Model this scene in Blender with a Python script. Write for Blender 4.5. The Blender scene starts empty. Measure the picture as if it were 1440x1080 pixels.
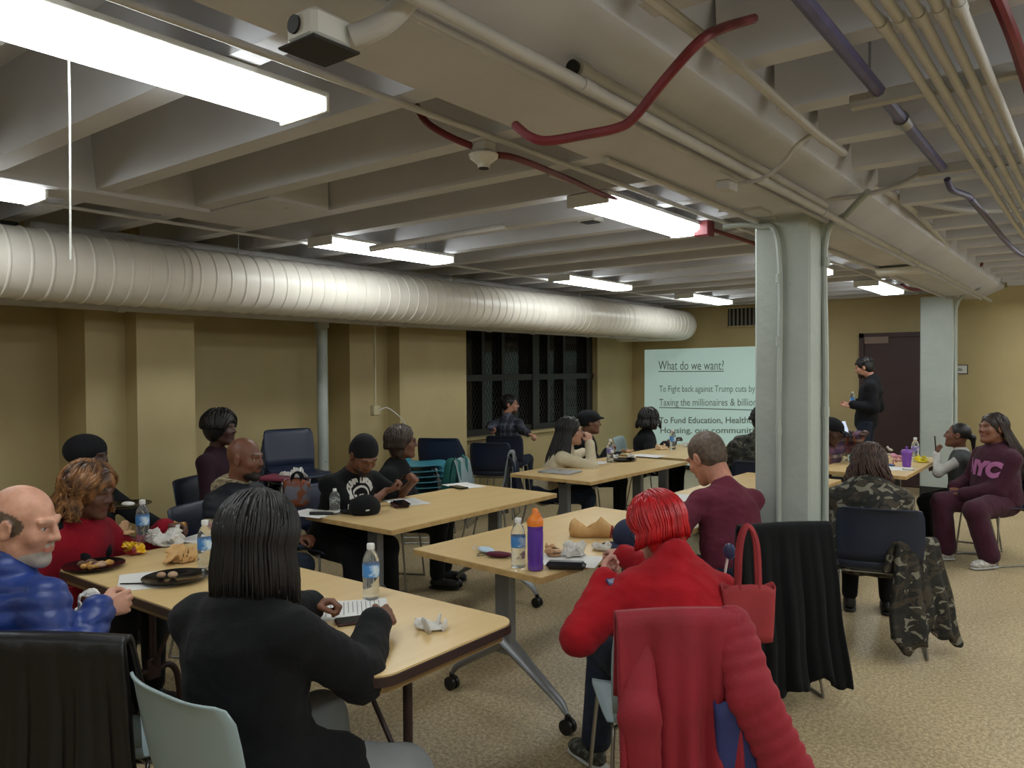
import bpy, math, random
import numpy as np
from mathutils import Vector, Matrix, noise
from mathutils.bvhtree import BVHTree

# ------------------------------------------------------------------ camera
SC = bpy.context.scene
COL = SC.collection
FPX = 1095.2
YAW, PITCH, ROLL, CAMH = math.radians(37.64), math.radians(1.07), math.radians(-0.375), 1.60
cF = np.array([-math.sin(YAW)*math.cos(PITCH), math.cos(YAW)*math.cos(PITCH), -math.sin(PITCH)])
cR = np.array([math.cos(YAW), math.sin(YAW), 0.0])
cU = np.cross(cR, cF)
cR, cU = cR*math.cos(ROLL)+cU*math.sin(ROLL), -cR*math.sin(ROLL)+cU*math.cos(ROLL)
cd = bpy.data.cameras.new('camera'); cam = bpy.data.objects.new('camera', cd); COL.objects.link(cam)
cd.sensor_width = 36.0; cd.lens = 36.0*FPX/1440.0; cd.clip_start = 0.05; cd.clip_end = 60
cam.matrix_world = Matrix(((cR[0], cU[0], -cF[0], 0), (cR[1], cU[1], -cF[1], 0), (cR[2], cU[2], -cF[2], CAMH), (0, 0, 0, 1)))
SC.camera = cam
# ------------------------------------------------------------------ world, exposure
w = bpy.data.worlds.new('world'); SC.world = w; w.use_nodes = True
w.node_tree.nodes['Background'].inputs[0].default_value = (0.012, 0.014, 0.02, 1)
w.node_tree.nodes['Background'].inputs[1].default_value = 1.0
SC.view_settings.view_transform = 'Standard'
SC.view_settings.look = 'None'
SC.view_settings.gamma = 1.0
SC.view_settings.use_curve_mapping = False
SC.view_settings.exposure = 1.35
LAMP = 7.0          # emission strength of the tube fixtures

# ------------------------------------------------------------------ pixel helpers (for taking positions from the photo)
def ray(x, y): return (x-720)/FPX*cR + (540-y)/FPX*cU + cF
def Z(x, y, h):
    d = ray(x, y); t = (h-CAMH)/d[2]; return Vector((d[0]*t, d[1]*t, h))
def DX(x, y, X):
    d = ray(x, y); t = X/d[0]; return Vector((X, d[1]*t, CAMH+d[2]*t))
def DY(x, y, Y):
    d = ray(x, y); t = Y/d[1]; return Vector((d[0]*t, Y, CAMH+d[2]*t))
def DD(x, y, depth):
    d = ray(x, y); return Vector((d[0]*depth, d[1]*depth, CAMH+d[2]*depth))

# ------------------------------------------------------------------ colours and materials
def lin(c):
    return tuple((v/255/12.92 if v/255 <= 0.04045 else ((v/255+0.055)/1.055)**2.4) for v in c)+(1,)
MATS = {}
def mat(name, rgb, rough=0.7, metal=0.0, rgb2=None, scale=8, detail=4, bump=0.0, bscale=60, emis=0, trans=0, spec=0.5,
        attr=False, stretch=None, alpha=1.0, sheen=0, ior=1.45, ramp=(0.35, 0.65), coat=0):
    if name in MATS: return MATS[name]
    m = bpy.data.materials.new(name); m.use_nodes = True; nt = m.node_tree; N = nt.nodes; L = nt.links
    b = N['Principled BSDF']
    b.inputs['Base Color'].default_value = lin(rgb); b.inputs['Roughness'].default_value = rough
    b.inputs['Metallic'].default_value = metal; b.inputs['Specular IOR Level'].default_value = spec
    b.inputs['IOR'].default_value = ior
    if sheen: b.inputs['Sheen Weight'].default_value = sheen; b.inputs['Sheen Roughness'].default_value = 0.6
    if coat: b.inputs['Coat Weight'].default_value = coat
    if trans: b.inputs['Transmission Weight'].default_value = trans
    if alpha < 1: b.inputs['Alpha'].default_value = alpha
    if emis: b.inputs['Emission Color'].default_value = lin(rgb); b.inputs['Emission Strength'].default_value = emis
    tc = N.new('ShaderNodeTexCoord'); mp = N.new('ShaderNodeMapping'); L.new(tc.outputs['Object'], mp.inputs[0])
    if stretch: mp.inputs['Scale'].default_value = stretch
    colout = None
    if attr:
        at = N.new('ShaderNodeAttribute'); at.attribute_name = 'Col'; colout = at.outputs['Color']
    if rgb2:
        nz = N.new('ShaderNodeTexNoise'); nz.inputs['Scale'].default_value = scale; nz.inputs['Detail'].default_value = detail
        L.new(mp.outputs[0], nz.inputs['Vector'])
        r = N.new('ShaderNodeValToRGB'); r.color_ramp.elements[0].position = ramp[0]; r.color_ramp.elements[1].position = ramp[1]
        r.color_ramp.elements[0].color = lin(rgb); r.color_ramp.elements[1].color = lin(rgb2)
        L.new(nz.outputs['Fac'], r.inputs[0])
        if attr:
            mx = N.new('ShaderNodeMix'); mx.data_type = 'RGBA'; mx.blend_type = 'MULTIPLY'; mx.inputs[0].default_value = 1
            L.new(colout, mx.inputs[6]); L.new(r.outputs[0], mx.inputs[7]); colout = mx.outputs[2]
        else: colout = r.outputs[0]
    if colout is not None: L.new(colout, b.inputs['Base Color'])
    if bump:
        n2 = N.new('ShaderNodeTexNoise'); n2.inputs['Scale'].default_value = bscale; n2.inputs['Detail'].default_value = 5
        L.new(mp.outputs[0], n2.inputs['Vector'])
        bp = N.new('ShaderNodeBump'); bp.inputs['Strength'].default_value = bump; bp.inputs['Distance'].default_value = 0.01
        L.new(n2.outputs['Fac'], bp.inputs['Height']); L.new(bp.outputs[0], b.inputs['Normal'])
    MATS[name] = m
    return m
def nodes_of(m): return m.node_tree.nodes, m.node_tree.links, m.node_tree.nodes['Principled BSDF']

# ------------------------------------------------------------------ mesh builder
class MB:
    def __init__(s): s.v = []; s.f = []; s.m = []; s.c = 0
    def add(s, vs, fs, mi=None):
        o = len(s.v); s.v += [tuple(v) for v in vs]; s.f += [tuple(i+o for i in f) for f in fs]
        s.m += [s.c if mi is None else mi]*len(fs); return s
    def box(s, lo, hi, bev=0.0, M=None, mi=None):
        x0, y0, z0 = lo; x1, y1, z1 = hi
        if bev <= 0:
            vs = [(x0,y0,z0),(x1,y0,z0),(x1,y1,z0),(x0,y1,z0),(x0,y0,z1),(x1,y0,z1),(x1,y1,z1),(x0,y1,z1)]
            fs = [(0,3,2,1),(4,5,6,7),(0,1,5,4),(1,2,6,5),(2,3,7,6),(3,0,4,7)]
        else:
            b = min(bev, (x1-x0)*.49, (y1-y0)*.49, (z1-z0)*.49)
            vs = []; idx = {}
            for a, (X, Y, Z_) in enumerate([(x,y,z) for x in (0,1) for y in (0,1) for z in (0,1)]):
                px = (x0, x1)[X]; py = (y0, y1)[Y]; pz = (z0, z1)[Z_]; sx = (1,-1)[X]*b; sy = (1,-1)[Y]*b; sz = (1,-1)[Z_]*b
                idx[(X,Y,Z_,'x')] = len(vs); vs.append((px, py+sy, pz+sz))
                idx[(X,Y,Z_,'y')] = len(vs); vs.append((px+sx, py, pz+sz))
                idx[(X,Y,Z_,'z')] = len(vs); vs.append((px+sx, py+sy, pz))
            I = idx; fs = []
            for X in (0,1): q = [I[(X,0,0,'x')],I[(X,1,0,'x')],I[(X,1,1,'x')],I[(X,0,1,'x')]]; fs.append(q if X else q[::-1])
            for Y in (0,1): q = [I[(0,Y,0,'y')],I[(0,Y,1,'y')],I[(1,Y,1,'y')],I[(1,Y,0,'y')]]; fs.append(q if Y else q[::-1])
            for Z_ in (0,1): q = [I[(0,0,Z_,'z')],I[(1,0,Z_,'z')],I[(1,1,Z_,'z')],I[(0,1,Z_,'z')]]; fs.append(q if Z_ else q[::-1])
            for X in (0,1):
                for Y in (0,1): q = [I[(X,Y,0,'x')],I[(X,Y,0,'y')],I[(X,Y,1,'y')],I[(X,Y,1,'x')]]; fs.append(q if X != Y else q[::-1])
            for X in (0,1):
                for Z_ in (0,1): q = [I[(X,0,Z_,'x')],I[(X,1,Z_,'x')],I[(X,1,Z_,'z')],I[(X,0,Z_,'z')]]; fs.append(q if X != Z_ else q[::-1])
            for Y in (0,1):
                for Z_ in (0,1): q = [I[(0,Y,Z_,'y')],I[(0,Y,Z_,'z')],I[(1,Y,Z_,'z')],I[(1,Y,Z_,'y')]]; fs.append(q if Y != Z_ else q[::-1])
            for X in (0,1):
                for Y in (0,1):
                    for Z_ in (0,1): q = [I[(X,Y,Z_,'x')],I[(X,Y,Z_,'y')],I[(X,Y,Z_,'z')]]; fs.append(q if (X+Y+Z_) % 2 else q[::-1])
        if M is not None: vs = [tuple(M @ Vector(v)) for v in vs]
        return s.add(vs, fs, mi)
    def obox(s, c, half, ax, bev=0.0, mi=None):      # box at c with half sizes along axes ax (3 vectors)
        M = Matrix.Identity(4)
        for i in range(3):
            a = Vector(ax[i]).normalized()
            for j in range(3): M[j][i] = a[j]
            M[i][3] = c[i]
        return s.box([-h for h in half], half, bev, M, mi)
    def tube(s, pts, r, n=8, caps=True, closed=False, mi=None, flat=None):
        P = [Vector(p) for p in pts]; k = len(P); R = r if hasattr(r, '__len__') else [r]*k
        T = []
        for i in range(k):
            a = P[(i-1) % k] if (closed or i > 0) else P[0]; b = P[(i+1) % k] if (closed or i < k-1) else P[-1]
            t = (b-a); T.append(t.normalized() if t.length > 1e-9 else Vector((0,0,1)))
        up = Vector((0,0,1)) if abs(T[0].z) < .9 else Vector((1,0,0))
        u = T[0].cross(up).normalized(); vs = []; fs = []
        for i in range(k):
            u = (u - T[i]*u.dot(T[i])); u = u.normalized() if u.length > 1e-6 else T[i].orthogonal().normalized()
            w_ = T[i].cross(u)
            for j in range(n):
                a = 2*math.pi*j/n; vs.append(P[i]+(u*math.cos(a)+w_*math.sin(a)*(flat or 1))*R[i])
        m = k if closed else k-1
        for i in range(m):
            for j in range(n):
                a = i*n+j; b = i*n+(j+1) % n; c = ((i+1) % k)*n+(j+1) % n; d = ((i+1) % k)*n+j
                fs.append((a, d, c, b))
        if caps and not closed:
            fs.append(tuple(range(n))); fs.append(tuple(range((k-1)*n, k*n))[::-1])
        return s.add(vs, fs, mi)
    def lathe(s, prof, n=24, M=None, mi=None, caps=True):   # prof list of (r,z)
        vs = []; fs = []; k = len(prof)
        for r, z in prof:
            for j in range(n):
                a = 2*math.pi*j/n; vs.append((r*math.cos(a), r*math.sin(a), z))
        for i in range(k-1):
            for j in range(n): fs.append((i*n+j, i*n+(j+1) % n, (i+1)*n+(j+1) % n, (i+1)*n+j))
        if caps: fs.append(tuple(range(n))[::-1]); fs.append(tuple(range((k-1)*n, k*n)))
        if M is not None: vs = [tuple(M @ Vector(v)) for v in vs]
        return s.add(vs, fs, mi)
    def prism(s, poly, z0, z1, M=None, mi=None):
        n = len(poly); vs = [(x, y, z0) for x, y in poly]+[(x, y, z1) for x, y in poly]
        fs = [tuple(range(n))[::-1], tuple(range(n, 2*n))]+[(i, (i+1) % n, n+(i+1) % n, n+i) for i in range(n)]
        if M is not None: vs = [tuple(M @ Vector(v)) for v in vs]
        return s.add(vs, fs, mi)
    def sphere(s, c, r, n=12, m=8, mi=None):
        R = r if hasattr(r, '__len__') else (r, r, r); vs = []; fs = []
        for i in range(1, m):
            t = math.pi*i/m
            for j in range(n):
                a = 2*math.pi*j/n; vs.append((c[0]+R[0]*math.sin(t)*math.cos(a), c[1]+R[1]*math.sin(t)*math.sin(a), c[2]+R[2]*math.cos(t)))
        top = len(vs); vs.append((c[0], c[1], c[2]+R[2])); bot = len(vs); vs.append((c[0], c[1], c[2]-R[2]))
        for i in range(m-2):
            for j in range(n): fs.append((i*n+j, (i+1)*n+j, (i+1)*n+(j+1) % n, i*n+(j+1) % n))
        for j in range(n): fs.append((top, j, (j+1) % n)); fs.append((bot, (m-2)*n+(j+1) % n, (m-2)*n+j))
        return s.add(vs, fs, mi)
    def grid(s, P, closed_u=False, mi=None):  # P[i][j] points
        a = len(P); b = len(P[0]); vs = [p for row in P for p in row]; fs = []
        for i in range(a if closed_u else a-1):
            for j in range(b-1): fs.append((i*b+j, ((i+1) % a)*b+j, ((i+1) % a)*b+j+1, i*b+j+1))
        return s.add(vs, fs, mi)
    def build(s, name, mats, parent=None, loc=None, smooth=30):
        me = bpy.data.meshes.new(name); me.from_pydata(s.v, [], s.f)
        ms = mats if isinstance(mats, (list, tuple)) else [mats]
        for m in ms: me.materials.append(m)
        if len(ms) > 1: me.polygons.foreach_set('material_index', s.m)
        if smooth:
            me.polygons.foreach_set('use_smooth', [True]*len(me.polygons)); me.set_sharp_from_angle(angle=math.radians(smooth))
        me.update()
        o = bpy.data.objects.new(name, me); COL.objects.link(o)
        if parent is not None: o.parent = parent
        if loc is not None: o.location = loc
        return o
def solidify(o, t, off=-1, bev=0, sub=0):
    m = o.modifiers.new('Solidify', 'SOLIDIFY'); m.thickness = t; m.offset = off
    if bev: b = o.modifiers.new('Bevel', 'BEVEL'); b.width = bev; b.segments = 2
    if sub: q = o.modifiers.new('Subsurf', 'SUBSURF'); q.levels = sub; q.render_levels = sub
    return o
def tag(o, label, cat, group=None):
    o['label'] = label; o['category'] = cat
    if group: o['group'] = group
    return o
def thing(name, label, cat, loc=(0, 0, 0), rz=0.0, group=None):
    o = bpy.data.objects.new(name, None); COL.objects.link(o); o.location = loc; o.rotation_euler = (0, 0, rz)
    o.empty_display_size = .05
    return tag(o, label, cat, group)
def struct(o): o['kind'] = 'structure'; return o
def dup(root, loc, rz, label=None, group=None, tilt=None):
    def cp(o, par):
        c = o.copy(); COL.objects.link(c)
        if par is not None: c.parent = par
        for ch in o.children: cp(ch, c)
        return c
    r = cp(root, None); r.location = loc; r.rotation_euler = (tilt[0] if tilt else 0, tilt[1] if tilt else 0, rz)
    if label: r['label'] = label
    if group: r['group'] = group
    elif 'group' in r and group == '': del r['group']
    return r
def bez(pts, n=8):     # Catmull-Rom through pts
    P = [Vector(p) for p in pts]; out = []
    for i in range(len(P)-1):
        p0 = P[max(i-1, 0)]; p1 = P[i]; p2 = P[i+1]; p3 = P[min(i+2, len(P)-1)]
        for k in range(n):
            t = k/n
            out.append(.5*((2*p1)+(p2-p0)*t+(2*p0-5*p1+4*p2-p3)*t*t+(3*p1-p0-3*p2+p3)*t**3))
    out.append(P[-1]); return out
def textmesh(txt, size, extrude=0.0, xs=1.0, bold=0.0, align='LEFT', shear=0):
    cu = bpy.data.curves.new('txt', 'FONT'); cu.body = txt; cu.size = size; cu.extrude = extrude; cu.offset = bold; cu.align_x = align; cu.shear = shear
    cu.resolution_u = 4
    o = bpy.data.objects.new('txt', cu); COL.objects.link(o); bpy.context.view_layer.update()
    me = bpy.data.meshes.new_from_object(o.evaluated_get(bpy.context.evaluated_depsgraph_get()))
    vs = [(v.co.x*xs, v.co.y, v.co.z) for v in me.vertices]; fs = [tuple(p.vertices) for p in me.polygons]
    bpy.data.objects.remove(o); bpy.data.curves.remove(cu); bpy.data.meshes.remove(me)
    return vs, fs
# ================================================================== MATERIALS of the room
M_floor = mat('speckled linoleum floor', (196, 180, 148), 0.38, rgb2=(154, 138, 110), scale=55, detail=6, bump=.05, bscale=90, ramp=(.38, .62), spec=.4)
N, L, B = nodes_of(M_floor)
def floor_extra():
    tc = N.new('ShaderNodeTexCoord'); mp = N.new('ShaderNodeMapping'); L.new(tc.outputs['Object'], mp.inputs[0])
    mp.inputs['Scale'].default_value = (1, 1.6, 1)
    v = N.new('ShaderNodeTexNoise'); v.inputs['Scale'].default_value = 120; v.inputs['Detail'].default_value = 2; L.new(mp.outputs[0], v.inputs['Vector'])
    r = N.new('ShaderNodeValToRGB'); r.color_ramp.elements[0].position = .36; r.color_ramp.elements[1].position = .66
    r.color_ramp.elements[0].color = (.62, .60, .56, 1); r.color_ramp.elements[1].color = (1.2, 1.18, 1.14, 1); L.new(v.outputs['Fac'], r.inputs[0])
    big = N.new('ShaderNodeTexNoise'); big.inputs['Scale'].default_value = 1.3; big.inputs['Detail'].default_value = 3; L.new(tc.outputs['Object'], big.inputs['Vector'])
    r2 = N.new('ShaderNodeValToRGB'); r2.color_ramp.elements[0].position = .3; r2.color_ramp.elements[1].position = .7
    r2.color_ramp.elements[0].color = (.88, .86, .82, 1); r2.color_ramp.elements[1].color = (1.06, 1.05, 1.03, 1); L.new(big.outputs['Fac'], r2.inputs[0])
    src = B.inputs['Base Color'].links[0].from_socket
    mx = N.new('ShaderNodeMix'); mx.data_type = 'RGBA'; mx.blend_type = 'MULTIPLY'; mx.inputs[0].default_value = 1; L.new(src, mx.inputs[6]); L.new(r.outputs[0], mx.inputs[7])
    m2 = N.new('ShaderNodeMix'); m2.data_type = 'RGBA'; m2.blend_type = 'MULTIPLY'; m2.inputs[0].default_value = 1; L.new(mx.outputs[2], m2.inputs[6]); L.new(r2.outputs[0], m2.inputs[7])
    L.new(m2.outputs[2], B.inputs['Base Color'])
floor_extra()
M_wall = mat('yellow painted wall', (176, 160, 116), .55, rgb2=(168, 151, 108), scale=1.6, bump=.25, bscale=14)
M_ceil = mat('white painted concrete', (182, 182, 186), .65, rgb2=(192, 192, 196), scale=2.0, bump=.35, bscale=11)
def chips(m, scale, thr, dark, blur=.012):      # flaked paint spots
    N, L, B = nodes_of(m); tc = N.new('ShaderNodeTexCoord')
    n = N.new('ShaderNodeTexNoise'); n.inputs['Scale'].default_value = scale; n.inputs['Detail'].default_value = 7; n.inputs['Roughness'].default_value = .72; L.new(tc.outputs['Object'], n.inputs['Vector'])
    r = N.new('ShaderNodeValToRGB'); r.color_ramp.elements[0].position = thr; r.color_ramp.elements[1].position = thr+blur; r.color_ramp.elements[0].color = (0, 0, 0, 1); r.color_ramp.elements[1].color = (1, 1, 1, 1)
    L.new(n.outputs['Fac'], r.inputs[0]); mx = N.new('ShaderNodeMix'); mx.data_type = 'RGBA'; L.new(r.outputs[0], mx.inputs[0])
    src = B.inputs['Base Color'].links[0].from_socket; L.new(src, mx.inputs[6]); mx.inputs[7].default_value = lin(dark); L.new(mx.outputs[2], B.inputs['Base Color'])
chips(M_ceil, 3.4, .70, (96, 88, 76))
M_col = mat('grey green column paint', (168, 175, 168), .5, rgb2=(158, 166, 160), scale=3, bump=.4, bscale=18)
chips(M_col, 6.0, .69, (70, 74, 66))
M_black = mat('black rubber base', (28, 28, 27), .6)
M_pipe = mat('white painted pipe', (184, 182, 180), .5, rgb2=(174, 172, 170), scale=6, bump=.15)
M_strut = mat('pale grey painted steel channel', (170, 168, 162), .5, rgb2=(158, 156, 150), scale=5)
M_duct = mat('white painted spiral duct', (224, 219, 208), .34, rgb2=(214, 208, 198), scale=3, bump=.08, bscale=20)
M_red = mat('dark red conduit paint', (112, 34, 42), .45, rgb2=(98, 30, 38), scale=10)
M_purple = mat('purple conduit paint', (84, 80, 116), .45, rgb2=(72, 68, 100), scale=10)
M_steel = mat('galvanised steel', (150, 150, 150), .35, .9)
M_dsteel = mat('dark grey steel', (60, 60, 62), .45, .6)
M_lens = mat('lit white acrylic diffuser', (236, 242, 242), .4, emis=LAMP)
M_white = mat('white enamel metal', (205, 205, 200), .4)
M_door = mat('dark brown painted door', (66, 46, 44), .5, rgb2=(60, 41, 40), scale=3)
M_glass = mat('dark night window glass', (14, 17, 20), .08, spec=.6)
M_mull = mat('brown black window frame', (38, 35, 33), .5)
M_wire = mat('grey window guard wire', (58, 54, 48), .5, .3)

# ================================================================== FLOOR, WALLS, CEILING
XL, YF, XR, YN = -6.35, 11.40, 4.6, -3.6
ZS = 2.86
struct(MB().box((-6.9, YN-.3, -.12), (XR+.3, YF+.3, 0)).build('floor', M_floor, smooth=0))
# left wall with pilasters, window opening left free
wl = MB()
ZW0 = DX(752, 605, -6.3).z
segs = [(YN-.3, 2.58, -6.35), (2.58, 2.87, -5.89), (2.87, 3.33, -5.72), (3.33, 5.16, -6.35), (5.16, 5.67, -6.02), (5.67, 6.72, -5.84), (10.3, YF+.25, -6.28)]
for y0, y1, x in segs: wl.box((-6.9, y0, 0), (x, y1, ZS))
wl.box((-6.9, 6.72, 0), (-6.28, 10.3, ZW0)); wl.box((-6.9, 6.72, 2.2), (-6.3, 10.3, ZS))
wl.box((-6.9, 6.72, ZW0), (-6.8, 10.3, 2.2))
struct(wl.build('wall_left', M_wall, smooth=0))
struct(MB().box((-6.9, YF, 0), (XR+.3, YF+.25, ZS)).build('wall_far', M_wall, smooth=0))
struct(MB().box((XR, YN-.3, 0), (XR+.25, YF, ZS)).build('wall_right', M_wall, smooth=0))
struct(MB().box((-6.35, YN-.3, 0), (XR, YN, ZS)).build('wall_near', M_wall, smooth=0))
# window
wn = MB(); Xw = -6.40
y0, y1, z0, z1 = 6.72, 10.3, ZW0, 2.2
wn.box((Xw-.06, y0, z0), (Xw+.03, y0+.07, z1)); wn.box((Xw-.06, y1-.16, z0), (Xw+.03, y1, z1))
wn.box((Xw-.06, y0, z0), (Xw+.03, y1, z0+.08)); wn.box((Xw-.06, y0, z1-.08), (Xw+.03, y1, z1))
ym = DX(749, 530, Xw).y; zt = DX(700, 531, Xw).z
wn.box((Xw-.06, ym-.075, z0), (Xw+.06, ym+.075, z1)); wn.box((Xw-.06, y0, zt-.04), (Xw+.05, y1, zt+.04))
for px in (678, 706, 770, 792):
    yy = DX(px, 500, Xw).y; wn.box((Xw-.05, yy-.03, z0), (Xw+.02, yy+.03, z1))
win = struct(wn.build('window_1', M_mull, smooth=0))
g = MB().box((Xw-.075, y0, z0), (Xw-.065, y1, z1)).build('pane', M_glass, win, smooth=0)
wm = MB(); p = .062
for k in range(int((y1-y0+z1-z0)/p)+2):
    for sgn in (1, -1):
        c = k*p
        pts = []
        for t in (0, 1):
            pass
        # wires rise at 60 degrees
        ya = y0+c-(z1-z0)*.58 if sgn == 1 else y0+c
        yb = y0+c if sgn == 1 else y0+c-(z1-z0)*.58
        za, zb = z0, z1
        def clip(ya, za, yb, zb):
            if ya == yb: return None
            t0, t1 = 0, 1
            for bound, s in ((y0, 1), (y1, -1)):
                fa = s*(ya-bound); fb = s*(yb-bound)
                if fa < 0 and fb < 0: return None
                if fa < 0: t0 = max(t0, fa/(fa-fb))
                if fb < 0: t1 = min(t1, fa/(fa-fb))
            if t0 >= t1: return None
            return (ya+(yb-ya)*t0, za+(zb-za)*t0), (ya+(yb-ya)*t1, za+(zb-za)*t1)
        q = clip(ya, za, yb, zb)
        if q: wm.tube([(Xw-.035, q[0][0], q[0][1]), (Xw-.035, q[1][0], q[1][1])], .0028, 4, caps=False)
wm.build('wire_guard', M_wire, win, smooth=0)
struct(MB().box((-6.34, 6.73, ZW0-.03), (-6.2, 10.3, ZW0+.004), .005).build('trim_1', M_wall, smooth=0))
# ceiling slab and ribs
ce = MB(); ce.box((-6.9, YN-.3, ZS), (XR+.3, YF+.3, ZS+.15))
def rib(mb, xa, xb, y, zb=2.52, wb=.05, wt=.08):
    vs = [(xa, y-wt, ZS), (xa, y+wt, ZS), (xa, y+wb, zb), (xa, y-wb, zb), (xb, y-wt, ZS), (xb, y+wt, ZS), (xb, y+wb, zb), (xb, y-wb, zb)]
    mb.add(vs, [(0,1,2,3),(7,6,5,4),(0,4,5,1),(1,5,6,2),(2,6,7,3),(3,7,4,0)])
for k in range(-9, 19):
    y = 1.36+k*.535
    if y > YF-.4: continue
    rib(ce, -6.8, -1.70, y); rib(ce, -1.0, XR+.1, y, 2.56)
struct(ce.build('ceiling', M_ceil, smooth=0))
# main beam over the columns, haunched on the right
bm_ = MB(); prof = [(-1.675, 2.45), (-1.33, 2.45), (-1.08, 2.56), (-.98, ZS), (-1.76, ZS)]
vs = [(x, YN, z) for x, z in prof]+[(x, YF, z) for x, z in prof]; n = len(prof)
bm_.add(vs, [tuple(range(n)), tuple(range(n, 2*n))[::-1]]+[(i, n+i, n+(i+1) % n, (i+1) % n) for i in range(n)])
struct(bm_.build('trim_2', M_ceil, smooth=0))
st = MB(); st.box((-4.32, YN, 2.50), (-4.06, 2.47, ZS)); st.box((-4.40, 2.50, 2.515), (-3.55, 2.90, ZS)); st.box((-6.35, YF-.32, 2.56), (-1.70, YF, ZS)); st.box((-1.0, YF-.42, 2.6), (XR, YF, ZS))
struct(st.build('trim_3', M_ceil, smooth=0))
struct(MB().box((-6.28, YF-.015, 0), (-2.8, YF, .07)).build('baseboard_far', M_black, smooth=0))
# door
dr = MB(); X0, X1, ZD = -2.75, -1.74, 2.06
dr.box((X0, YF-.05, 0), (X0+.06, YF+.02, ZD)); dr.box((X1-.06, YF-.05, 0), (X1, YF+.02, ZD)); dr.box((X0, YF-.05, ZD-.06), (X1, YF+.02, ZD))
door = struct(dr.build('door_1', M_door, smooth=0))
dl = MB().box((X0+.06, YF-.03, .01), (X1-.06, YF+.0, ZD-.06), .003).build('door_leaf', M_door, door, smooth=0)
a = DY(1216, 474, YF-.03); b = DY(1250, 483, YF-.03)
MB().box((a.x, YF-.055, b.z), (b.x, YF-.031, a.z), .004).build('door_closer', mat('tan metal plate', (128, 108, 96), .5), door)
MB().lathe([(.03, 0), (.03, .015), (.012, .02), (.012, .05), (.028, .06), (.02, .085)], 14, Matrix.Translation((X1-.14, YF-.03, 1.0)) @ Matrix.Rotation(math.pi/2, 4, 'X')).build('door_knob', M_steel, door)

# ================================================================== COLUMNS
def column(cx, cy, w, c, top, label, rot=0.0):
    h = w/2; poly = [(-h+c, -h), (h-c, -h), (h, -h+c), (h, h-c), (h-c, h), (-h+c, h), (-h, h-c), (-h, -h+c)]
    t = thing('column', label, 'column', (cx, cy, 0), rot)
    mb = MB(); mb.prism(poly, .12, top); mb.build('shaft', M_col, t, smooth=0)
    s = 1.012; MB().prism([(x*s, y*s) for x, y in poly], 0, .13).build('base_band', M_black, t, smooth=0)
    return t
C1 = (-1.47, 4.54)
column(*C1, .31, .012, 2.452, 'nearest grey green square column with a conduit running down it and chipped paint')
C2 = (-1.70, 10.85)
column(*C2, .36, .012, 2.452, 'farther grey column beside the brown door')

# conduits on the columns
def conduit(name, pts, r, m, label, cat='pipe', group=None, n=8, couplings=(), nb=8, smooth=True):
    path = bez(pts, nb) if smooth else pts
    o = MB(); o.tube(path, r, n)
    top = o.build(name, m, smooth=40); tag(top, label, cat, group)
    if couplings:
        for cpt in couplings:
            k = min(range(len(path)-1), key=lambda i: (Vector(path[i])-Vector(cpt)).length)
            d = (Vector(path[k+1])-Vector(path[k])).normalized()*.025; c = Vector(cpt)
            MB().tube([c-d, c+d], r*1.28, n).build('coupling', m, top, smooth=40)
    return top
xc, yc = C1[0]-.01, C1[1]-.175
conduit('column_conduit', [(-1.78, 4.30, 2.41), (-1.60, yc-.01, 2.40), (xc, yc, 2.26), (xc, yc, 1.2), (xc, yc, .30)], .014, M_col,
        'painted conduit running down the near face of the nearest column', couplings=[(xc, yc, 2.1), (xc, yc, 1.25), (xc, yc, 1.75)])
xc, yc = C1[0]+.176, C1[1]+.06
cc = conduit('column_conduit', [(-1.0, 4.30, 2.50), (-1.15, 4.5, 2.44), (xc, yc, 2.32), (xc, yc, 1.6), (xc, yc, .52)], .018, M_col,
             'painted conduit down the right side of the nearest column ending in a switch box', couplings=[(xc, yc, 2.2), (xc, yc, 1.35)])
MB().box((xc-.028, yc-.04, .36), (xc+.03, yc+.04, .52), .006).build('switch_box', M_col, cc)
MB().box((xc+.03, yc-.05, .36), (xc+.045, yc+.03, .50), .003).build('cover_plate', mat('raw tan plate', (190, 146, 112), .6), cc)
xc, yc = C2[0]+.203, C2[1]-.13
conduit('column_conduit', [(-1.2, 10.3, 2.5), (xc, yc, 2.3), (xc, yc, 1.2), (xc, yc, .3)], .018, M_col, 'painted conduit down the right side of the farther column')

# ================================================================== DUCT
XD, ZD_, RD = -5.06, 2.24, .211
def duct():
    t = thing('air_duct', 'large white spiral air duct running along the window wall under the ceiling', 'duct', (XD, 0, ZD_))
    pts = []; R = []
    for y in np.arange(-2.3, 10.55, .115):
        for dy, dr in ((0, 0), (.006, .0055), (.014, .0055), (.020, 0)): pts.append((0, y+dy, 0)); R.append(RD+dr)
    pts.append((0, 10.6, 0)); R.append(RD)
    cxe, rb = -.42, .42
    for k in range(1, 19):
        a = math.radians(90*k/18); pts.append((cxe+rb*math.cos(a), 10.60+rb*math.sin(a), 0)); R.append(RD+(.0055 if k % 2 else 0))
    for x in (-.6, -.8, -1.0, -1.24): pts.append((x, 11.02, 0)); R.append(RD)
    MB().tube(pts, R, 40, caps=True).build('duct_body', M_duct, t, smooth=35)
    for y in np.arange(-.2, 10.3, 1.52):
        MB().tube([(0, y-.02, 0), (0, y+.02, 0)], RD+.0065, 40).build('joint_band', M_duct, t, smooth=40)
    for y in (1.0, 3.3, 5.6, 7.9, 10.0):
        MB().tube([(0, y, RD-.01), (0, y, ZS-ZD_)], .005, 6).build('hanger_rod', M_steel, t)
duct()
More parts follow.
